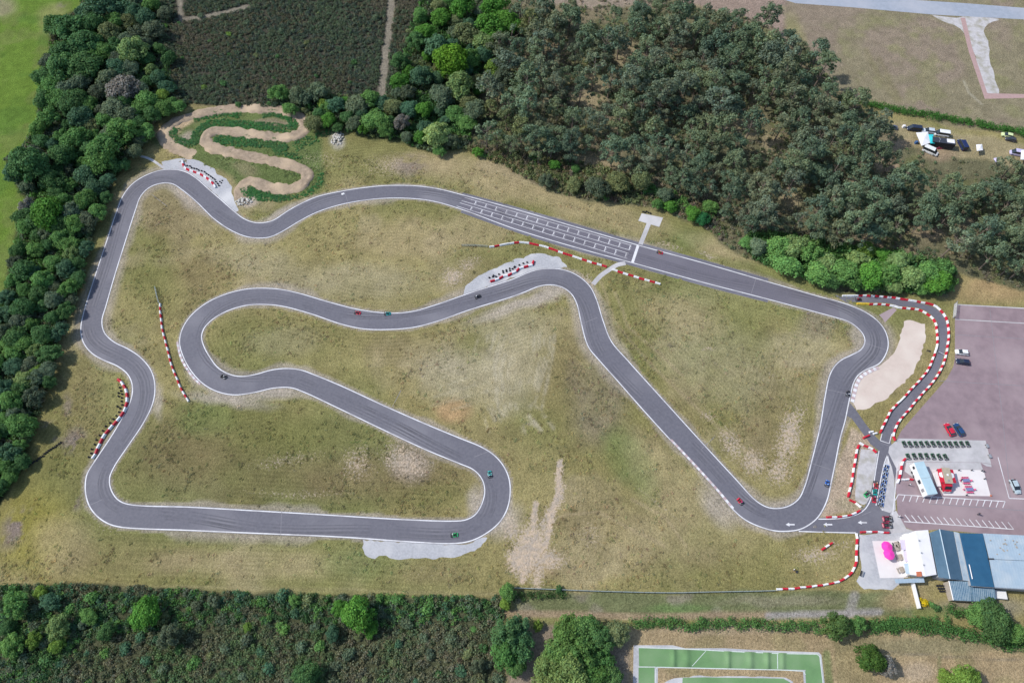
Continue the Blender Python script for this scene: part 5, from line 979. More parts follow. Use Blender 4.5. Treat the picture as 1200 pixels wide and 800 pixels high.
person(G(1147, 602, .8), .4, (.06, .06, .09), 'standing person in dark clothes between the two parking bay rows', 'people on foot', False)
person(G(1066.5, 567.8, .8), 1.2, (.7, .7, .72), 'standing person in pale top behind the white trailer', 'people on foot', False)
person(G(930.5, 667, .8), -1.0, (.8, .78, .8), 'standing marshal in white jacket alone in the southern meadow', 'people on foot', False)
m = MB(); m.box((0, 0, .45), (1.5, .45, .06)); m.box((-.6, 0, .21), (.06, .4, .42)); m.box((.6, 0, .21), (.06, .4, .42)); BENCHM = m

# ------------------------------------------------------------------ cars
def car_proto(L_=4.3, W_=1.78, H_=1.45, kind='hatch'):
    r = empty('parked_van' if kind == 'van' else 'parked_car'); hl, hw = L_ / 2, W_ / 2; m = MB()
    xs = [(-hl, .82, .35, .68), (-hl + .12, .93, .24, .84), (-hl + .6, 1.0, .2, .9), (-.3, 1.0, .2, .9), (hl * .38, 1.0, .2, .9), (hl - .45, .96, .2, .78), (hl - .12, .86, .24, .66), (hl, .7, .34, .55)]
    m.loft([[(x, -hw * w_, z0), (x, -hw * w_, (z0 + z1) / 2 + .08), (x, -hw * w_ * .93, z1), (x, 0, z1 + .04), (x, hw * w_ * .93, z1), (x, hw * w_, (z0 + z1) / 2 + .08), (x, hw * w_, z0), (x, 0, z0 - .03)] for x, w_, z0, z1 in xs]); m.obj('body', M['paintc'], r, smooth=False)
    if kind == 'van': gh = [(-hl + .05, .86, .85), (-hl + .12, .84, H_), (hl * .42, .84, H_), (hl * .78, .86, .86)]
    else: gh = [(-hl + .12, .84, .85), (-hl + .65, .74, H_ - .03), (hl * .08, .74, H_), (hl * .55, .86, .86)]
    (x0, w0, z0), (x1, w1, z1), (x2, w2, z2), (x3, w3, z3) = gh
    m = MB(); m.add([(x0, -hw * w0, z0), (x3, -hw * w3, z3), (x2, -hw * w2, z2 - .07), (x1, -hw * w1, z1 - .07), (x0, hw * w0, z0), (x3, hw * w3, z3), (x2, hw * w2, z2 - .07), (x1, hw * w1, z1 - .07)], [(0, 1, 2, 3), (7, 6, 5, 4), (1, 5, 6, 2), (4, 0, 3, 7), (3, 2, 6, 7)]); m.obj('windows', M['glass'], r)
    m = MB(); m.box(((x1 + x2) / 2, 0, H_ - .045), (x2 - x1 + .06, W_ * w1 * 1.01, .07), taper=.94); rf = m.obj('roof', M['paintc'], r)
    for i, (x, n_) in enumerate(((hl * .62, 'wheel'), (-hl * .6, 'wheel'))):
        for s in (-1, 1):
            m = MB(); m.lathe([(.16, -.1), (.3, -.1), (.32, -.06), (.32, .06), (.3, .1), (.16, .1)], 14, axis='y'); wh = m.obj('wheel', M['rubber'], r, (x, s * (hw - .08), .32)); m = MB(); m.lathe([(.01, -.08), (.17, -.095), (.17, .095), (.01, .08)], 10, axis='y'); m.obj('rim', M['metal'], wh)
    for s in (-1, 1):
        MB().box((hl - .12, s * hw * .62, .62), (.2, .36, .12)).obj('headlight', M['lamp'], r); MB().box((-hl + .05, s * hw * .68, .72), (.1, .26, .16)).obj('tail_light', M['lamp_red'], r); MB().box((hl * .36, s * (hw + .06), .92), (.14, .16, .1)).obj('wing_mirror', M['paintc'], r)
    return r
CP_ = {'hatch': car_proto(), 'van': car_proto(5.0, 1.95, 1.95, 'van')}; CM = {k_: make_kidmap(v) for k_, v in CP_.items()}; used = set()
def car(px, py, ang, colr, label, group, kind='hatch', sc=1.0, name='parked_car', cat='car'):
    x, y = G(px, py, .5)
    if kind not in used: used.add(kind); k_ = CP_[kind]; k_.location = (x, y, .015); k_.rotation_euler = (0, 0, ang); [setattr(c_, 'color', (*colr, 1)) for c_ in k_.children_recursive]
    else: k_ = copy_tree(CP_[kind], (x, y, .015), ang, 1.0, (*colr, 1), CM[kind])
    k_.scale = (sc,) * 3; tag(k_, label, cat, group)
GC, GQ = 'cars in the car park', 'vehicles of the camp by the wood'
car(1127.2, 412.8, R(172), (.78,.79,.8), 'white hatchback in the car park, next to the navy one', GC, sc=.97)
car(1128.3, 424, R(170), (.02,.028,.06), 'dark navy hatchback in the car park, next to the white one', GC, sc=1.0)
car(1112.5, 503.2, R(103), (.55,.02,.05), 'red car parked by the kart pad, with a blue car beside it', GC, sc=.97)
car(1123.6, 503.2, R(104), (.02,.06,.16), 'dark blue car parked close beside the red one', GC, sc=.97)
car(1189.5, 569.8, R(-84), (.42,.5,.54), 'silver-blue car inside the painted corner of the car park', GC, sc=1.02)
car(1071, 151.2, R(170), (.02,.03,.06), 'dark blue van at the western end of the camp row', GQ, 'van', 1.05, 'parked_van', 'van')
car(1088, 154, R(170), (.5,.55,.6), 'silver car between the dark van and a white van', GQ, 'hatch', 1.2)
car(1103, 157.3, R(168), (.75,.76,.78), 'white van north of the long dark trailer', GQ, 'van', 1.12, 'parked_van', 'van')
car(1127.5, 170, R(95), (.015,.025,.09), 'navy van at the eastern end of the long dark trailer', GQ, 'van', 1.1, 'parked_van', 'van')
car(1090, 177.5, R(-35), (.75,.75,.75), 'white van half under the trees south of the awning', GQ, 'van', 1.15, 'parked_van', 'van')
car(1101.8, 172.6, R(5), (.6,.05,.12), 'small red and white car south of the dark trailer', GQ, 'hatch', .62)
car(1180.5, 158.8, R(160), (.6,.68,.35), 'pale yellow-green car by the hedge', GQ, 'hatch', 1.05)
car(1184.5, 163.5, R(160), (.05,.05,.06), 'black car just south of the pale yellow-green one', GQ, 'hatch', .95)
car(1192, 180, R(165), (.5,.46,.66), 'lilac van at the wood edge by the photo border', GQ, 'van', 1.1, 'parked_van', 'van')
car(1047, 149, R(150), (.1,.12,.2), 'small dark car nearly hidden by the wood edge', GQ, 'hatch', .8)
# trailers, awnings
def roofbox(name, cx, cy, L_, W_, z0, z1, ang, roofm, wallm, label, cat, group=None, axles=2, doorw=True):
    x, y = G(cx, cy, z1); r = empty(name, (x, y, .015), ang); tag(r, label, cat, group)
    MB().box((0, 0, (z0 + z1) / 2), (L_, W_, z1 - z0)).obj('body', wallm, r); MB().box((0, 0, z1 + .05), (L_ + .1, W_ + .1, .08), taper=.985).obj('roof', roofm, r)
    for i in range(axles):
        for s in (-1, 1):
            m = MB(); m.lathe([(.2, -.12), (.42, -.12), (.45, -.05), (.45, .05), (.42, .12), (.2, .12)], 12, axis='y'); m.obj('wheel', M['rubber'], r, (-L_ * .28 + i * 1.1, s * (W_ / 2 - .12), .45))
    return r
M['roof_lblue'] = mat('pale_blue_roof_paint', (.42,.56,.62), (.37,.5,.56), .8, .6); M['roof_black'] = mat('dark_trailer_roof', (.05,.055,.075), (.035,.04,.05), 1.5, .5); M['beige'] = mat('beige_roof', (.42,.36,.27), (.33,.29,.22), 1.4, .8); M['teal'] = mat('turquoise_canvas', (.03,.5,.55), (.03,.45,.5), 1, .7)
ta = px_ang((1084.8,559.7-17),(1084.8+8,577)); ta = px_ang((1077,542.5),(1092,577.2))
r = roofbox('exhibition_trailer', 1084.7, 559.8, 9.6, 2.9, .6, 3.3, ta, M['roof_lblue'], M['white'], 'long white trailer with a pale blue roof, parked slanting by the pit', 'trailer')
MB().box((.6, -1.47, 2.0), (1.1, .06, 1.2)).obj('window', M['glass'], r); MB().box((-3.6, -1.47, 2.2), (.8, .06, 1.0)).obj('window', M['glass'], r); MB().box((3.1, -1.48, 1.9), (.9, .05, 1.4)).obj('sign_panel', M['metal'], r)
MB().box((0, 0, .45), (9.2, 2.3, .25)).obj('chassis', M['dark'], r); MB().box((0, 0, 3.41), (.06, 2.8, .04)).obj('roof_seam', M['metal'], r)
for q in (-4.3, 4.3): MB().tube((q, 0, 0), (q, 0, .6), .06).obj('jack_leg', M['metal'], r)
# food truck
ta = px_ang((1107.5,550),(1111.5,566)); x, y = G(1110.6, 558.5, 2.9); r = empty('food_truck', (x, y, .03), ta); tag(r, 'red food truck with beige roof and its side flaps raised', 'truck')
MB().box((-.4, 0, 1.75), (4.6, 2.2, 2.1)).obj('body', M['plastic_red'], r); MB().box((-.4, 0, 2.85), (4.7, 2.3, .1)).obj('roof', M['beige'], r)
MB().box((-.6, .1, 2.95), (.6, .5, .12)).obj('roof_vent', M['white'], r); MB().box((1.1, 0, 2.95), (.5, .5, .1)).obj('roof_hatch', M['metal'], r)
m = MB(); m.loft([[(a_, -1.05, .5), (a_, -1.05, b_), (a_, 1.05, b_), (a_, 1.05, .5)] for a_, b_ in ((1.95, 2.4), (2.6, 2.35), (3.3, 1.45), (3.75, 1.3), (3.85, .9))]); m.obj('cab', M['plastic_red'], r)
m = MB(); m.add([(2.66, -.9, 2.32), (2.66, .9, 2.32), (3.3, .95, 1.5), (3.3, -.95, 1.5)], [(0, 1, 2, 3)]); o = m.obj('windscreen', M['glass'], r); o.location = (.03, 0, .03)
for s in (-1, 1): MB().box((3.8, s * .7, 1.0), (.14, .34, .22)).obj('headlight', M['lamp'], r); 
MB().box((3.88, 0, .6), (.16, 2.1, .28)).obj('bumper', M['white'], r)
for xx in (2.9, -1.6):
    for s in (-1, 1): m = MB(); m.lathe([(.2, -.12), (.38, -.12), (.4, 0), (.38, .12), (.2, .12)], 12, axis='y'); m.obj('wheel', M['rubber'], r, (xx, s * .95, .4))
for s, nmx in ((-1, 'side_flap'), (1, 'side_flap')):
    m = MB(); m.add([(-2.4, s * 1.12, 2.75), (1.6, s * 1.12, 2.75), (1.6, s * 2.3, 2.5), (-2.4, s * 2.3, 2.5), (-2.4, s * 1.12, 2.69), (1.6, s * 1.12, 2.69), (1.6, s * 2.3, 2.44), (-2.4, s * 2.3, 2.44)], [(0, 1, 2, 3), (7, 6, 5, 4), (0, 3, 7, 4), (1, 5, 6, 2), (3, 2, 6, 7)]); f_ = m.obj('side_flap', M['plastic_red'], r)
    m = MB(); m.add([(-1.4, s * 1.3, 2.73), (.3, s * 1.3, 2.73), (-.1, s * 2.1, 2.56), (-1.2, s * 2.1, 2.56)], [(0, 1, 2, 3)]); o = m.obj('white_panel', M['plastic_white'], f_); o.location = (0, 0, .03)
MB().box((.2, -1.75, .5), (4.2, .8, .9)).obj('counter', M['plastic_white'], r)
# picnic sets
M['set_blue'] = mat('blue_grey_table', (.2,.22,.38), (.16,.18,.32), 3, .6); M['set_pink'] = mat('pink_chair_plastic', (.7,.12,.25), (.62,.1,.22), 3, .5)
for i, (a_, b_) in enumerate(((1132.3,562.5),(1136.4,573))):
    x, y = G(a_, b_, .7); t_ = empty('picnic_table', (x, y, .022), .1); tag(t_, f"long blue-grey picnic table with pink chairs round it, {['northern', 'southern'][i]} of two", 'table', 'picnic tables on the pale slab')
    MB().box((0, 0, .73), (2.1, .85, .05)).obj('tabletop', M['set_blue'], t_)
    for sx in (-.85, .85):
        for sy in (-.3, .3): MB().box((sx, sy, .35), (.06, .06, .7)).obj('leg', M['metal'], t_)
    k_ = 0
    for q in (-.8, -.27, .27, .8, 9, -9):
        for s in ((-1, 1) if abs(q) < 5 else (1,)):
            k_ += 1; c_ = empty('garden_chair', ((x + q * 1.0, y + s * .8, .022) if abs(q) < 5 else (x + math.copysign(1.5, q), y, .022)), (s * math.pi / 2 if abs(q) < 5 else (0 if q > 0 else math.pi)) )
            tag(c_, f"pink plastic garden chair, {ordw(k_)} counted from west round the {['northern', 'southern'][i]} picnic table", 'chair', 'pink garden chairs')
            MB().box((0, 0, .44), (.42, .42, .04)).obj('seat', M['set_pink'], c_); MB().box((.2, 0, .66), (.04, .4, .42)).obj('backrest', M['set_pink'], c_)
            for lx, ly in ((-.18, -.18), (-.18, .18), (.18, -.18), (.18, .18)): MB().box((lx, ly, .21), (.04, .04, .42)).obj('leg', M['set_pink'], c_)
for i, (a_, b_) in enumerate(((1097.5,551),(1123,551),(1138,551),(1150,551.5),(1153,561),(1132,580),(1152,552.5),(1126,562))):
    o = MB().lathe([(.16, 0), (.14, .5), (.1, .9), (.02, .95)], 8).obj('bollard', M['dark'], None, (*G(a_, b_), .02)); tag(o, f"small dark bollard, {ordw(i + 1)} round the edge of the pale slab", 'bollard', 'bollards round the pale slab')
o = MB().lathe([(.3, 0), (.28, .04), (.15, .05), (.03, .6), (.02, .62)], 10).obj('traffic_cone', M['terracotta'], None, (*G(1161.2, 580.6), .02)); tag(o, 'orange cone on the south-east corner of the pale slab', 'cone')
for i, (a_, b_) in enumerate(((1157.5,522),(1160.7,534))):
    x, y = G(a_, b_, .5); r = empty('hand_cart', (x, y, .015), R(100)); tag(r, f"small grey trolley, {['northern', 'southern'][i]} of two at the end of the kart pad", 'trolley', 'trolleys by the kart pad'); MB().box((0, 0, .35), (1.1, .7, .3)).obj('tray', M['metal'], r); MB().path([(.55, 0, .45), (.9, 0, .95)], .03).obj('handle', M['dark'], r)
    for q in (-.35, .35):
        for s in (-1, 1): m = MB(); m.lathe([(.02, -.04), (.14, -.04), (.14, .04), (.02, .04)], 8, axis='y'); m.obj('wheel', M['rubber'], r, (q, s * .36, .145))
# camp awnings
def awning(px, corners_px, z, mt, label, name='awning', group='tents and awnings of the camp'):
    c_ = np.array(GP(corners_px, z)); o_ = c_.mean(0); r = empty(name, (*o_, .0)); tag(r, label, 'awning', group); q = c_ - o_; m = MB(); top = q * .1
    m.prism([tuple(v) for v in q], z - .1, z); m.add([(*q[i], z) for i in range(4)] + [(0, 0, z + .5)], [(i, (i + 1) % 4, 4) for i in range(4)]); m.obj('canopy', mt, r)
    for v in q: MB().tube((v[0] * .97, v[1] * .97, 0), (v[0] * .97, v[1] * .97, z - .1), .04).obj('pole', M['metal'], r)
    return r
awning(0, [(1073.5,155.5),(1087.5,154.5),(1090,167.5),(1080,171)], 2.4, M['plastic_white'], 'white canvas awning west of the turquoise one')
awning(0, [(1088,157.5),(1093.8,157.5),(1096,168),(1090.6,168.2)], 2.5, M['teal'], 'narrow turquoise awning at the end of the dark trailer')
r = roofbox('race_trailer', 1106.5, 165.0, 8.2, 2.6, .7, 3.1, px_ang((1097,162.8),(1120,166)), M['roof_black'], M['dark'], 'long dark race trailer in the camp', 'trailer', GQ); MB().box((2.4, .2, 3.2), (2.8, 1.9, .06)).obj('roof_panel', M['plastic_white'], r); MB().path([(-1.9, 1.2, 3.2), (-1.6, 0, 3.6), (-2.0, -1.2, 3.2)], .06).obj('roof_rail', M['metal'], r)
awning(0, [(1144,169.5),(1151,169),(1152,176),(1145,177)], 2.2, M['plastic_white'], 'small white tent at the wood edge east of the navy van', 'tent')
awning(0, [(1197,176),(1208,175),(1209,187),(1196,187)], 2.4, M['plastic_white'], 'white tent beside the lilac van', 'tent')
awning(0, [(1164.5,185.5),(1168.5,184.5),(1170,189),(1166,190)], 2.0, M['lilac'], 'tiny pale lilac tarp among the trees', 'tent')
awning(0, [(976,120.5),(985,119),(986,123.5),(977,124)], 1.5, M['roof_lblue'], 'pale blue tarp half hidden at the north edge of the wood', 'tent')
for i, (a_, b_, cc) in enumerate(((1059.3,148.3,'plastic_white'),(1074,167,'blue_paint'))):
    o = MB().box((0, 0, .5), (1.1, 1.0, 1.0), taper=.9).lathe([(.5, 1.0), (.4, 1.12), (.05, 1.16)], 8).obj('storage_bin', M[cc], None, (*G(a_, b_, .5), 0)); tag(o, ['round-topped white bin beside the western camp van', 'dark blue bin west of the white awning'][i], 'bin')
# ------------------------------------------------------------------ fences, gate, bar
def fence(px, h, label, step=2.5, pw=.05, mt='net'):
    p = resample(catmull(GP(px), False, 1), step); o0 = p[0]; r = empty('fence', (*o0, 0)); tag(r, label, 'fence', 'low netting fences'); me = None
    for q in p:
        if me is None: me = MB().tube((0, 0, -.05), (0, 0, h + .1), pw, n=6).mesh('fence_post', M['wood'])
        link('fence_post', me, r, (*(q - o0), 0))
    for a_, b_ in zip(p[:-1], p[1:]):
        d = b_ - a_; L_ = np.hypot(*d); an = math.atan2(d[1], d[0]); c_ = (a_ + b_) / 2 - o0; m = MB(); 
        for z in np.linspace(.1, h, 5): m.box((0, 0, z), (L_ - .04, .035, .045))
        for x_ in np.linspace(-L_ / 2 + .15, L_ / 2 - .15, 7): m.box((x_, 0, h / 2 + .05), (.025, .025, h - .1))
        m.box((0, 0, h + .04), (L_ - .03, .12, .04)); m.obj('net_panel', M[mt], r, (*c_, 0), an)
fence([(600,688.7),(675,691.7),(712,693),(787,694.5),(825,693.7),(880,692.7),(908,692)], 1.1, 'low grey-green netting fence along the foot of the meadow', 3)
fence([(182.5,337),(184,345),(187,356)], 1.0, 'short grey fence above the lone western barrier row', 2); fence([(541,288.5),(556,288.7),(572,289.8)], 1.0, 'short grey fence west of the start grid barriers', 2.2)
a_, b_ = np.array(G(1116.5, 373)), np.array(G(1118, 356.8)); gl = np.hypot(*(b_ - a_)); r = empty('gate', (*a_, .01), math.atan2(*(b_ - a_)[::-1])); tag(r, 'pale metal gate at the north-west corner of the car park', 'gate')
m = MB(); [m.tube(p_, q_, .05) for p_, q_ in (((0, 0, .1), (gl, 0, .1)), ((0, 0, 2), (gl, 0, 2)), ((0, 0, .1), (0, 0, 2)), ((gl, 0, .1), (gl, 0, 2)), ((gl / 2, 0, .1), (gl / 2, 0, 2)))]; m.obj('frame', M['metal'], r)
for i in range(int(gl / .16)): MB().box((.08 + i * .16, 0, 1.05), (.07, .03, 1.8)).obj('bar', M['plastic_white'], r)
for q in (0, gl): MB().box((q, 0, 1.1), (.16, .16, 2.2)).obj('post', M['metal'], r)
a_, b_ = np.array(G(1098.5, 413.6)), np.array(G(1105.5, 417.2)); gl = np.hypot(*(b_ - a_)); r = empty('barrier_gate', (*a_, .01), math.atan2(*(b_ - a_)[::-1])); tag(r, 'thin white lifting bar across the pit lane', 'gate'); MB().box((0, 0, .5), (.2, .2, 1.0)).obj('post', M['metal'], r); MB().tube((0, 0, .95), (gl, 0, .95), .05).obj('bar', M['plastic_white'], r)
x, y = G(1088.5, 411, .8); r = empty('sign_board', (x, y, 0), R(-20)); tag(r, 'small dark board standing in the grass beside the lifting bar', 'board'); MB().box((0, 0, .85), (1.2, .06, .7)).obj('panel', M['dark'], r); [MB().box((s * .45, 0, .25), (.06, .06, .5)).obj('leg', M['metal'], r) for s in (-1, 1)]
x, y = G(1009, 671.5, .4); r = empty('bench', (x, y, .015), R(60)); tag(r, 'dark bench on the gravel yard beside the barriers', 'bench'); MB().box((0, 0, .45), (1.6, .45, .06)).obj('seat', M['dark'], r); MB().box((0, -.24, .75), (1.6, .05, .35)).obj('backrest', M['metal'], r); [MB().box((s * .65, 0, .21), (.06, .42, .42)).obj('leg', M['metal'], r) for s in (-1, 1)]
x, y = G(931.3, 668.5, .2); o = MB().lathe([(.32, 0), (.34, .3), (.3, .34), (.03, .35)], 10).obj('round_box', M['dark'], None, (x + .5, y - .3, 0)); tag(o, 'round dark box at the feet of the marshal in the meadow', 'box')
# ------------------------------------------------------------------ buildings
M['roof_white'] = mat('white_roof_sheet', (.74,.73,.74), (.68,.67,.68), .5, .55, c3=(.78,.77,.78)); M['roof_steel'] = mat('slate_blue_roof', (.085,.16,.235), (.07,.135,.2), .7, .5, .2, c3=(.105,.18,.25), scale3=.2); M['roof_blue'] = mat('deep_blue_roof', (.035,.125,.225), (.03,.105,.195), .7, .5, .2, c3=(.045,.14,.24), scale3=.2); M['roof_pale'] = mat('pale_blue_grey_roof', (.38,.47,.54), (.33,.42,.5), .4, .5, .1, c3=(.44,.5,.54), scale3=.3); M['skylight'] = mat('dirty_skylight', (.55,.57,.58), (.36,.34,.31), 1.5, .4, c3=(.5,.4,.32), scale3=.6); M['wall_grey'] = mat('grey_wall', (.36,.36,.37), (.3,.3,.31), 1, .8)
M['lean_blue'] = mat('streaked_blue_roof', (.06,.14,.22), (.2,.28,.34), 1.3, .6)
def roof_quad(parent, name, cpx, zs, mt, o0, th=.12, seams=0, seam_mt=None):
    """a sloping slab; cpx: four photo corners (eave a, eave b, far b, far a), zs their heights"""
    c_ = [np.array((*G(px_, py_, z), z)) for (px_, py_), z in zip(cpx, zs)]; q = [tuple(v - np.array((*o0, 0))) for v in c_]; m = MB()
    m.add(q + [(a_, b_, z - th) for a_, b_, z in q], [(0, 1, 2, 3), (7, 6, 5, 4), (0, 4, 5, 1), (1, 5, 6, 2), (2, 6, 7, 3), (3, 7, 4, 0)]); o = m.obj(name, mt, parent)
    if seams:
        A, B, C_, D = [Vector(v) for v in q]; m = MB()
        for i in range(1, seams):
            f = i / seams; a_, b_ = A.lerp(B, f), D.lerp(C_, f); m.tube(a_ + Vector((0, 0, .015)), b_ + Vector((0, 0, .015)), .05, n=4)
        o2 = m.obj('roof_seams', seam_mt or mt, o); o2['kind'] = 'stuff'
    return o, q
def walls(parent, q, mt, name='wall', inset=.0):
    n = len(q); c_ = Vector((sum(v[0] for v in q) / n, sum(v[1] for v in q) / n, 0))
    for i in range(n):
        a_, b_ = Vector(q[i]), Vector(q[(i + 1) % n]); a2 = a_.lerp(Vector((c_.x, c_.y, a_.z)), .02); b2 = b_.lerp(Vector((c_.x, c_.y, b_.z)), .02); d = (b2 - a2); d.z = 0; d.normalize(); nn_ = Vector((d.y, -d.x, 0)) * .1
        m = MB(); v = [(a2.x, a2.y, -.05), (b2.x, b2.y, -.05), (b2.x, b2.y, b2.z - .14), (a2.x, a2.y, a2.z - .14)]; m.add(v + [(p_[0] + nn_.x, p_[1] + nn_.y, p_[2]) for p_ in v], [(0, 1, 2, 3), (7, 6, 5, 4), (0, 4, 5, 1), (2, 6, 7, 3), (1, 5, 6, 2), (3, 7, 4, 0)]); m.obj(name, mt, parent)
o0 = np.array(G(1080, 648)); r = empty('clubhouse', (*o0, .01)); tag(r, 'clubhouse with a white two-level roof beside the terrace', 'building')
W1 = [(1060.5,626.3),(1072,622),(1083.5,674.5),(1067.2,673)]; _, q1 = roof_quad(r, 'roof', W1, (3.0,3.9,3.9,3.0), M['roof_white'], o0, seams=14)
W2 = [(1072.2,621.6),(1087.6,620.6),(1097.6,672.8),(1083.8,675)]; _, q2 = roof_quad(r, 'roof', W2, (4.0,3.5,3.5,4.0), M['roof_white'], o0, seams=14)
walls(r, q1, M['white']); walls(r, q2, M['white'])
for a_, b_ in ((1076.6,633),(1079.4,647.5),(1082.2,661.8)): MB().lathe([(.16, 0), (.16, .35), (.24, .36), (.2, .48), (.02, .5)], 8).obj('roof_vent', M['metal'], r, (*(np.array(G(a_, b_, 4.0)) - o0), 3.8))
roof_quad(r, 'tiled_patch', [(1073.6,669.4),(1079.8,669),(1080.6,675),(1074.4,675)], (4.05,4.15,4.15,4.05), M['terracotta'], o0, .1)
for i, cc in enumerate(([(1054.8,632.4),(1061.2,632),(1062.6,643.5),(1057,644.2)],[(1058.6,645.8),(1063.2,645.4),(1065.3,657),(1060.5,657.8)],[(1059.4,660),(1065.6,659.4),(1067.8,671.5),(1061.8,672)])): roof_quad(r, 'sun_canopy', cc, (2.3,2.7,2.7,2.3), M['lilac'] if i < 2 else M['roof_pale'], o0, .06)
roof_quad(r, 'porch_roof', [(1048.3,678.2),(1082.5,676.8),(1083.6,682),(1050,683)], (2.3,2.5,2.3,2.1), M['roof_pale'], o0, .1, 9)
MB().box((*(np.array(G(1060, 628.5, 0)) - o0), 1.0), (1.4, .9, 2.0)).obj('porch', M['white'], r)
o0 = np.array(G(1110, 650)); r = empty('kart_hall', (*o0, .01)); tag(r, 'hall with slate blue gabled roof between clubhouse and pale hall', 'building')
_, qa = roof_quad(r, 'roof', [(1089.6,623.8),(1100.9,619.8),(1113.2,677.8),(1099.8,676)], (3.0,4.4,4.4,3.0), M['roof_steel'], o0, seams=18)
_, qb = roof_quad(r, 'roof', [(1101.2,619.8),(1117.3,622.4),(1128.4,679.4),(1113.5,677.8)], (4.4,3.4,3.4,4.4), M['roof_steel'], o0, seams=18)
m = MB(); m.tube(Vector(qa[1]) + Vector((0, 0, .08)), Vector(qa[2]) + Vector((0, 0, .08)), .14, n=6); m.obj('ridge_cap', M['roof_pale'], r)
_, qc = roof_quad(r, 'skylight', [(1117.6,622.6),(1123.9,624),(1135.8,680.4),(1128.7,679.6)], (3.4,3.5,3.5,3.4), M['skylight'], o0, seams=16, seam_mt=M['roof_pale'])
for q_ in (qa, qb, qc): walls(r, q_, M['wall_grey'])
o0 = np.array(G(1145, 655)); r = empty('workshop', (*o0, .01)); tag(r, 'workshop under a flat deep blue roof beside the pale hall', 'building')
_, qd = roof_quad(r, 'roof', [(1124.4,624.3),(1151.6,624.8),(1165,687.6),(1138.2,686)], (4.2,4.6,4.6,4.2), M['roof_blue'], o0, seams=24); walls(r, qd, M['wall_grey'])
a_, b_ = np.array(G(1135.6, 661, 4.5)) - o0, np.array(G(1139.4, 678, 4.5)) - o0; MB().tube((*a_, 4.55), (*b_, 4.55), .12).obj('roof_duct', M['plastic_white'], r)
_, qe = roof_quad(r, 'lean_to_roof', [(1111.8,680.2),(1137.6,681),(1139.2,704),(1117,702.8)], (3.0,3.0,2.3,2.3), M['lean_blue'], o0, seams=12, seam_mt=M['roof_pale']); _, qf = roof_quad(r, 'lean_to_roof', [(1138.4,687.4),(1165.4,688.9),(1167,704.6),(1139.8,704)], (3.0,3.0,2.3,2.3), M['lean_blue'], o0, seams=12, seam_mt=M['roof_pale'])
walls(r, qe, M['wood']); walls(r, qf, M['wood'])
m = MB(); v0, v1 = Vector(qe[0]), Vector(qe[3]); m.tube(v0 + Vector((0, 0, .07)), v1 + Vector((0, 0, .07)), .14, n=5); m.obj('verge_board', M['plastic_white'], r)
o0 = np.array(G(1180, 655)); r = empty('pale_hall', (*o0, .01)); tag(r, 'big hall with pale grey-blue roof at the eastern border of the photo', 'building')
roof1, qg = roof_quad(r, 'roof', [(1151.9,624.6),(1262,630),(1274,660),(1159.5,654.4)], (4.3,4.3,4.7,4.7), M['roof_pale'], o0, seams=34); roof2, qh = roof_quad(r, 'roof', [(1159.2,654.8),(1274,660.4),(1290,695),(1165.3,687.6)], (4.6,4.6,4.1,4.1), M['roof_pale'], o0, seams=34)
walls(r, qg, M['wall_grey']); walls(r, qh, M['wall_grey'])
for k_ in range(16):
    a_, b_ = random.uniform(1160, 1198), random.uniform(632, 650); MB().box((*(np.array(G(a_, b_, 4.5)) - o0), 4.62), (.35, .3, .12)).obj('roof_patch', M['wood'], r)
MB().box((*(np.array(G(1161, 654.6, 4.6)) - o0), 4.7), (1.6, .35, .2)).obj('gutter_box', M['dark'], r)
x, y = G(1172.5, 696.3, 1.2); o = MB().box((0, 0, .6), (3.1, 2.0, 1.2)).box((0, 0, 1.24), (3.2, 2.1, .08)).obj('white_container', M['white'], None, (x, y, .01), R(-6)); tag(o, 'low white container behind the pale hall', 'container')
a_, b_ = np.array(G(1067.8, 683.5)), np.array(G(1075.2, 713)); p = resample([a_, b_], 2.0); r = empty('garden_wall', (*a_, 0)); tag(r, 'narrow white garden wall running south from the clubhouse', 'wall')
for p_, q_ in zip(p[:-1], p[1:]):
    d = q_ - p_; MB().box((0, 0, .7), (np.hypot(*d) - .015, .3, 1.4)).box((0, 0, 1.43), (np.hypot(*d) - .01, .42, .08)).obj('wall_panel', M['white'], r, (*((p_ + q_) / 2 - a_), 0), math.atan2(d[1], d[0]))
# terrace furniture
for i, (a_, b_) in enumerate(((1039.5,640.2),(1042,649))):
    x, y = G(a_, b_, 2.3); r = empty('parasol', (x, y, .022), .2 + i * .3); tag(r, f"hot pink parasol on the terrace, {['northern', 'southern'][i]} of the two", 'parasol', 'pink parasols on the terrace'); rad = 1.55; m = MB(); vs = [(0, 0, 2.75)]
    for k_ in range(16): t_ = k_ * math.pi / 8; rr = rad if k_ % 2 == 0 else rad * .95; vs.append((math.cos(t_) * rr, math.sin(t_) * rr, 2.2 if k_ % 2 == 0 else 2.24))
    m.add(vs + [(a2, b2, c2 - .04) for a2, b2, c2 in vs], [(0, k_ + 1, (k_ + 1) % 16 + 1) for k_ in range(16)] + [(17, 17 + (k_ + 1) % 16 + 1, 17 + k_ + 1) for k_ in range(16)]); m.obj('canopy', M['pink'], r)
    MB().tube((0, 0, 0), (0, 0, 2.85), .03).obj('pole', M['metal'], r); MB().lathe([(.3, 0), (.3, .06), (.06, .08), (.05, .2)], 12).obj('base', M['concrete'], r)
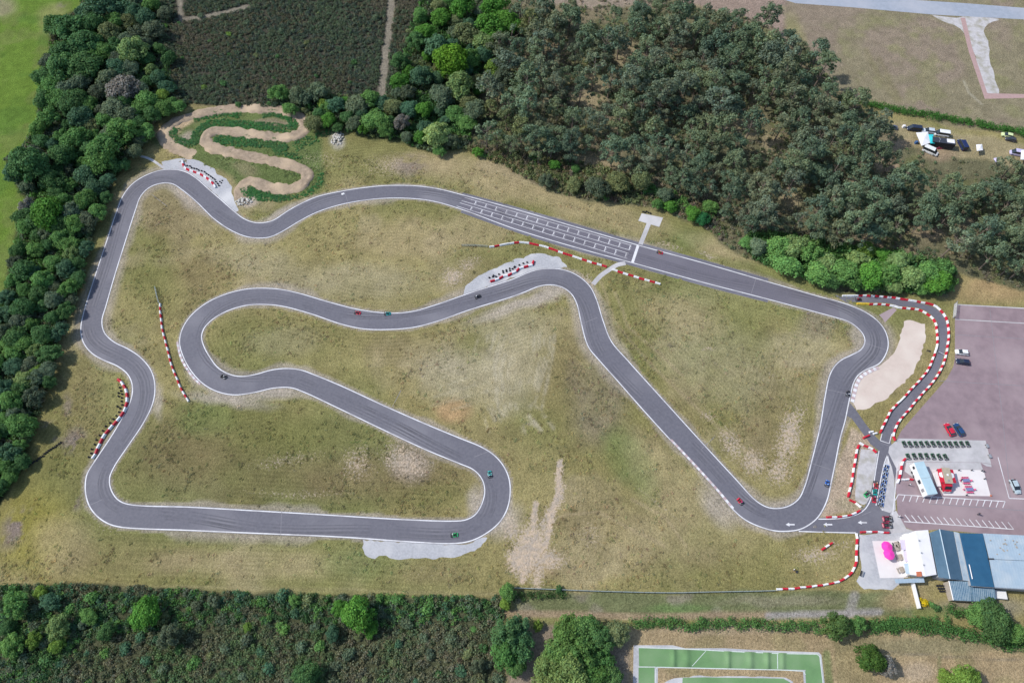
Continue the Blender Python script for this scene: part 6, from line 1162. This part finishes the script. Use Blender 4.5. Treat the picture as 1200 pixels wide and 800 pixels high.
for i, (a_, b_) in enumerate(((1051,637.5),(1055.3,638.8),(1054.6,652.5),(1056.2,667.2),(1050.5,641.5))):
    x, y = G(a_, b_, .7); r = empty('terrace_table', (x, y, .022), .25); tag(r, f"wooden terrace table with benches, {ordw(i + 1)} one from north beside the canopies", 'table', 'tables on the terrace'); MB().box((0, 0, .73), (1.0, 1.5, .06)).obj('tabletop', M['wood'], r)
    for s in (-1, 1): MB().box((s * .85, 0, .42), (.3, 1.5, .05)).obj('bench_seat', M['wood'] if i > 1 else M['dark'], r); MB().box((0, s * .55, .35), (1.8, .07, .07)).obj('cross_beam', M['metal'], r); [MB().box((q * .6, s * .55, .36), (.08, .06, .7)).obj('leg', M['metal'], r) for q in (-1, 1)]
# ------------------------------------------------------------------ green mini track
sheet('mini_track_border', GP([(742.5,755.5),(788,755.5),(803,759),(850,759),(883,761),(921,762.5),(959.5,763.8),(962.5,767),(971,840),(945,840),(941,786.5),(918,785),(860,784),(771,782),(770,840),(741,840)]), .008, M['gravel'])
M['turf_edge'] = mat('turf_line', (.62,.68,.64), (.5,.56,.52), 2, .8)
def hump(u_): return .02 + sum(h * math.exp(-((u_ - c_) / w_) ** 2) for c_, h, w_ in ((789, .5, 3), (804, .45, 5), (853, .45, 3), (879, .45, 4), (899, .5, 3), (917, .35, 3)))
m = MB(); rr_ = []
for u_ in np.arange(748.5, 959.6, 1.5):
    f = (u_ - 748) / 211; a_, b_ = G(u_, 758.6 + 7.2 * f ** .9), G(u_ + .4, 780.2 + 4.6 * f); h = hump(u_); rr_.append([(a_[0], a_[1], .012), (a_[0], a_[1] - .1, h), (b_[0], b_[1] + .1, h), (b_[0], b_[1], .012)])
m.loft(rr_, False, False); o = m.obj('mini_track', M['turf'], smooth=True); tag(o, 'humped green artificial-turf straight of the mini track', kind='structure')
for cc in ([(748.3,780.5),(767,781),(767,840),(748,840)],[(943.5,785.5),(959.6,766),(969,840),(947,840)],[(800,793.6),(826,793),(918,794.4),(926,799),(930,840),(797,840)]): sheet('mini_track', GP(cc), .016, M['turf'])
sheet('mini_track_border', rough_poly(GP([(778,800),(785,795),(799,792.5),(826,791.5),(919,793),(929,798),(934,840),(776,840)]), .1, 1, 3), .012, M['gravel'])
m = MB()
for pts in ([(748,758.4),(787,759),(850,762.5),(915,765.3),(958,766),(961,769),(968,835)],[(768,840),(768.3,781),(860,783.2),(918,784.6),(941.5,785.8),(944,790)],[(748,781),(768,781)]): band(resample(GP(pts), 1), -.09, .09, .05, False, m)
o = m.obj('mini_track_lines', M['turf_edge']); o['kind'] = 'structure'
m = MB()
for a0_, a1_ in (((827,762.4),(811,780)),((911,766),(911.3,783))):
    for j in range(12):
        f0, f1 = j / 12, (j + 1) / 12; u0, u1 = a0_[0] + (a1_[0] - a0_[0]) * f0, a0_[0] + (a1_[0] - a0_[0]) * f1; p0, p1 = G(u0, a0_[1] + (a1_[1] - a0_[1]) * f0), G(u1, a0_[1] + (a1_[1] - a0_[1]) * f1)
        m.add([(p0[0] - .1, p0[1], hump(u0) + .03), (p0[0] + .1, p0[1], hump(u0) + .03), (p1[0] + .1, p1[1], hump(u1) + .03), (p1[0] - .1, p1[1], hump(u1) + .03)], [(0, 1, 2, 3)])
o = m.obj('mini_track_lines', M['turf_edge']); o['kind'] = 'structure'


# heaps of pale rubble by the dirt track
M['rubble'] = mat('pale_rubble', (.6, .57, .52), (.42, .39, .34), 1.5, .95, 0, .3)
def heap(px, py, rx, ry, n, label):
    x, y = G(px, py); m = MB(); r_ = random.Random(px)
    for i in range(n):
        a_, q = r_.uniform(0, 6.28), r_.random() ** .6; s_ = r_.uniform(.15, .5); c_ = (math.cos(a_) * q * rx, math.sin(a_) * q * ry, (1 - q) * .9 + s_ * .2); k = 6
        m.loft([[(c_[0] + math.cos(j * 2.094 / 2 + i) * s_ * w_ * r_.uniform(.8, 1.2), c_[1] + math.sin(j * 2.094 / 2 + i) * s_ * w_, c_[2] + z_ * s_) for j in range(k)] for w_, z_ in ((.7, -.5), (1, 0), (.6, .5))])
    o = m.obj('rubble', M['rubble'], None, (x, y, 0)); tag(o, label, 'rubble', kind='stuff')
heap(396, 163, 2.6, 3.6, 90, 'heap of pale rubble between the dirt track and the wood'); heap(286, 237, 3.2, 2.0, 70, 'pale rubble where the dirt track ends at the gravel')
x, y = G(402, 227.3, .1); o = MB().box((0, 0, .1), (1.1, .8, .12)).box((0, 0, .2), (.7, .5, .1)).obj('foam_board', M['plastic_white'], None, (x, y, .015), .4); tag(o, 'small white board lying on the northern straight', 'board')
for nm_, p0, p1, z in (('pale_hall', (1165.4, 688.2), (1262, 694), 4.0), ('workshop', (1138.4, 686.4), (1164.8, 688.2), 4.1), ('kart_hall', (1100, 676.6), (1128, 680), 3.2), ('clubhouse', (1067.5, 673.6), (1083.5, 675.5), 3.1)):
    pr = bpy.data.objects[nm_]; a_, b_ = Vector((*G(*p0, z), z)) - pr.location, Vector((*G(*p1, z), z)) - pr.location; MB().tube(a_, b_, .09, n=6).obj('gutter', M['metal'], pr)
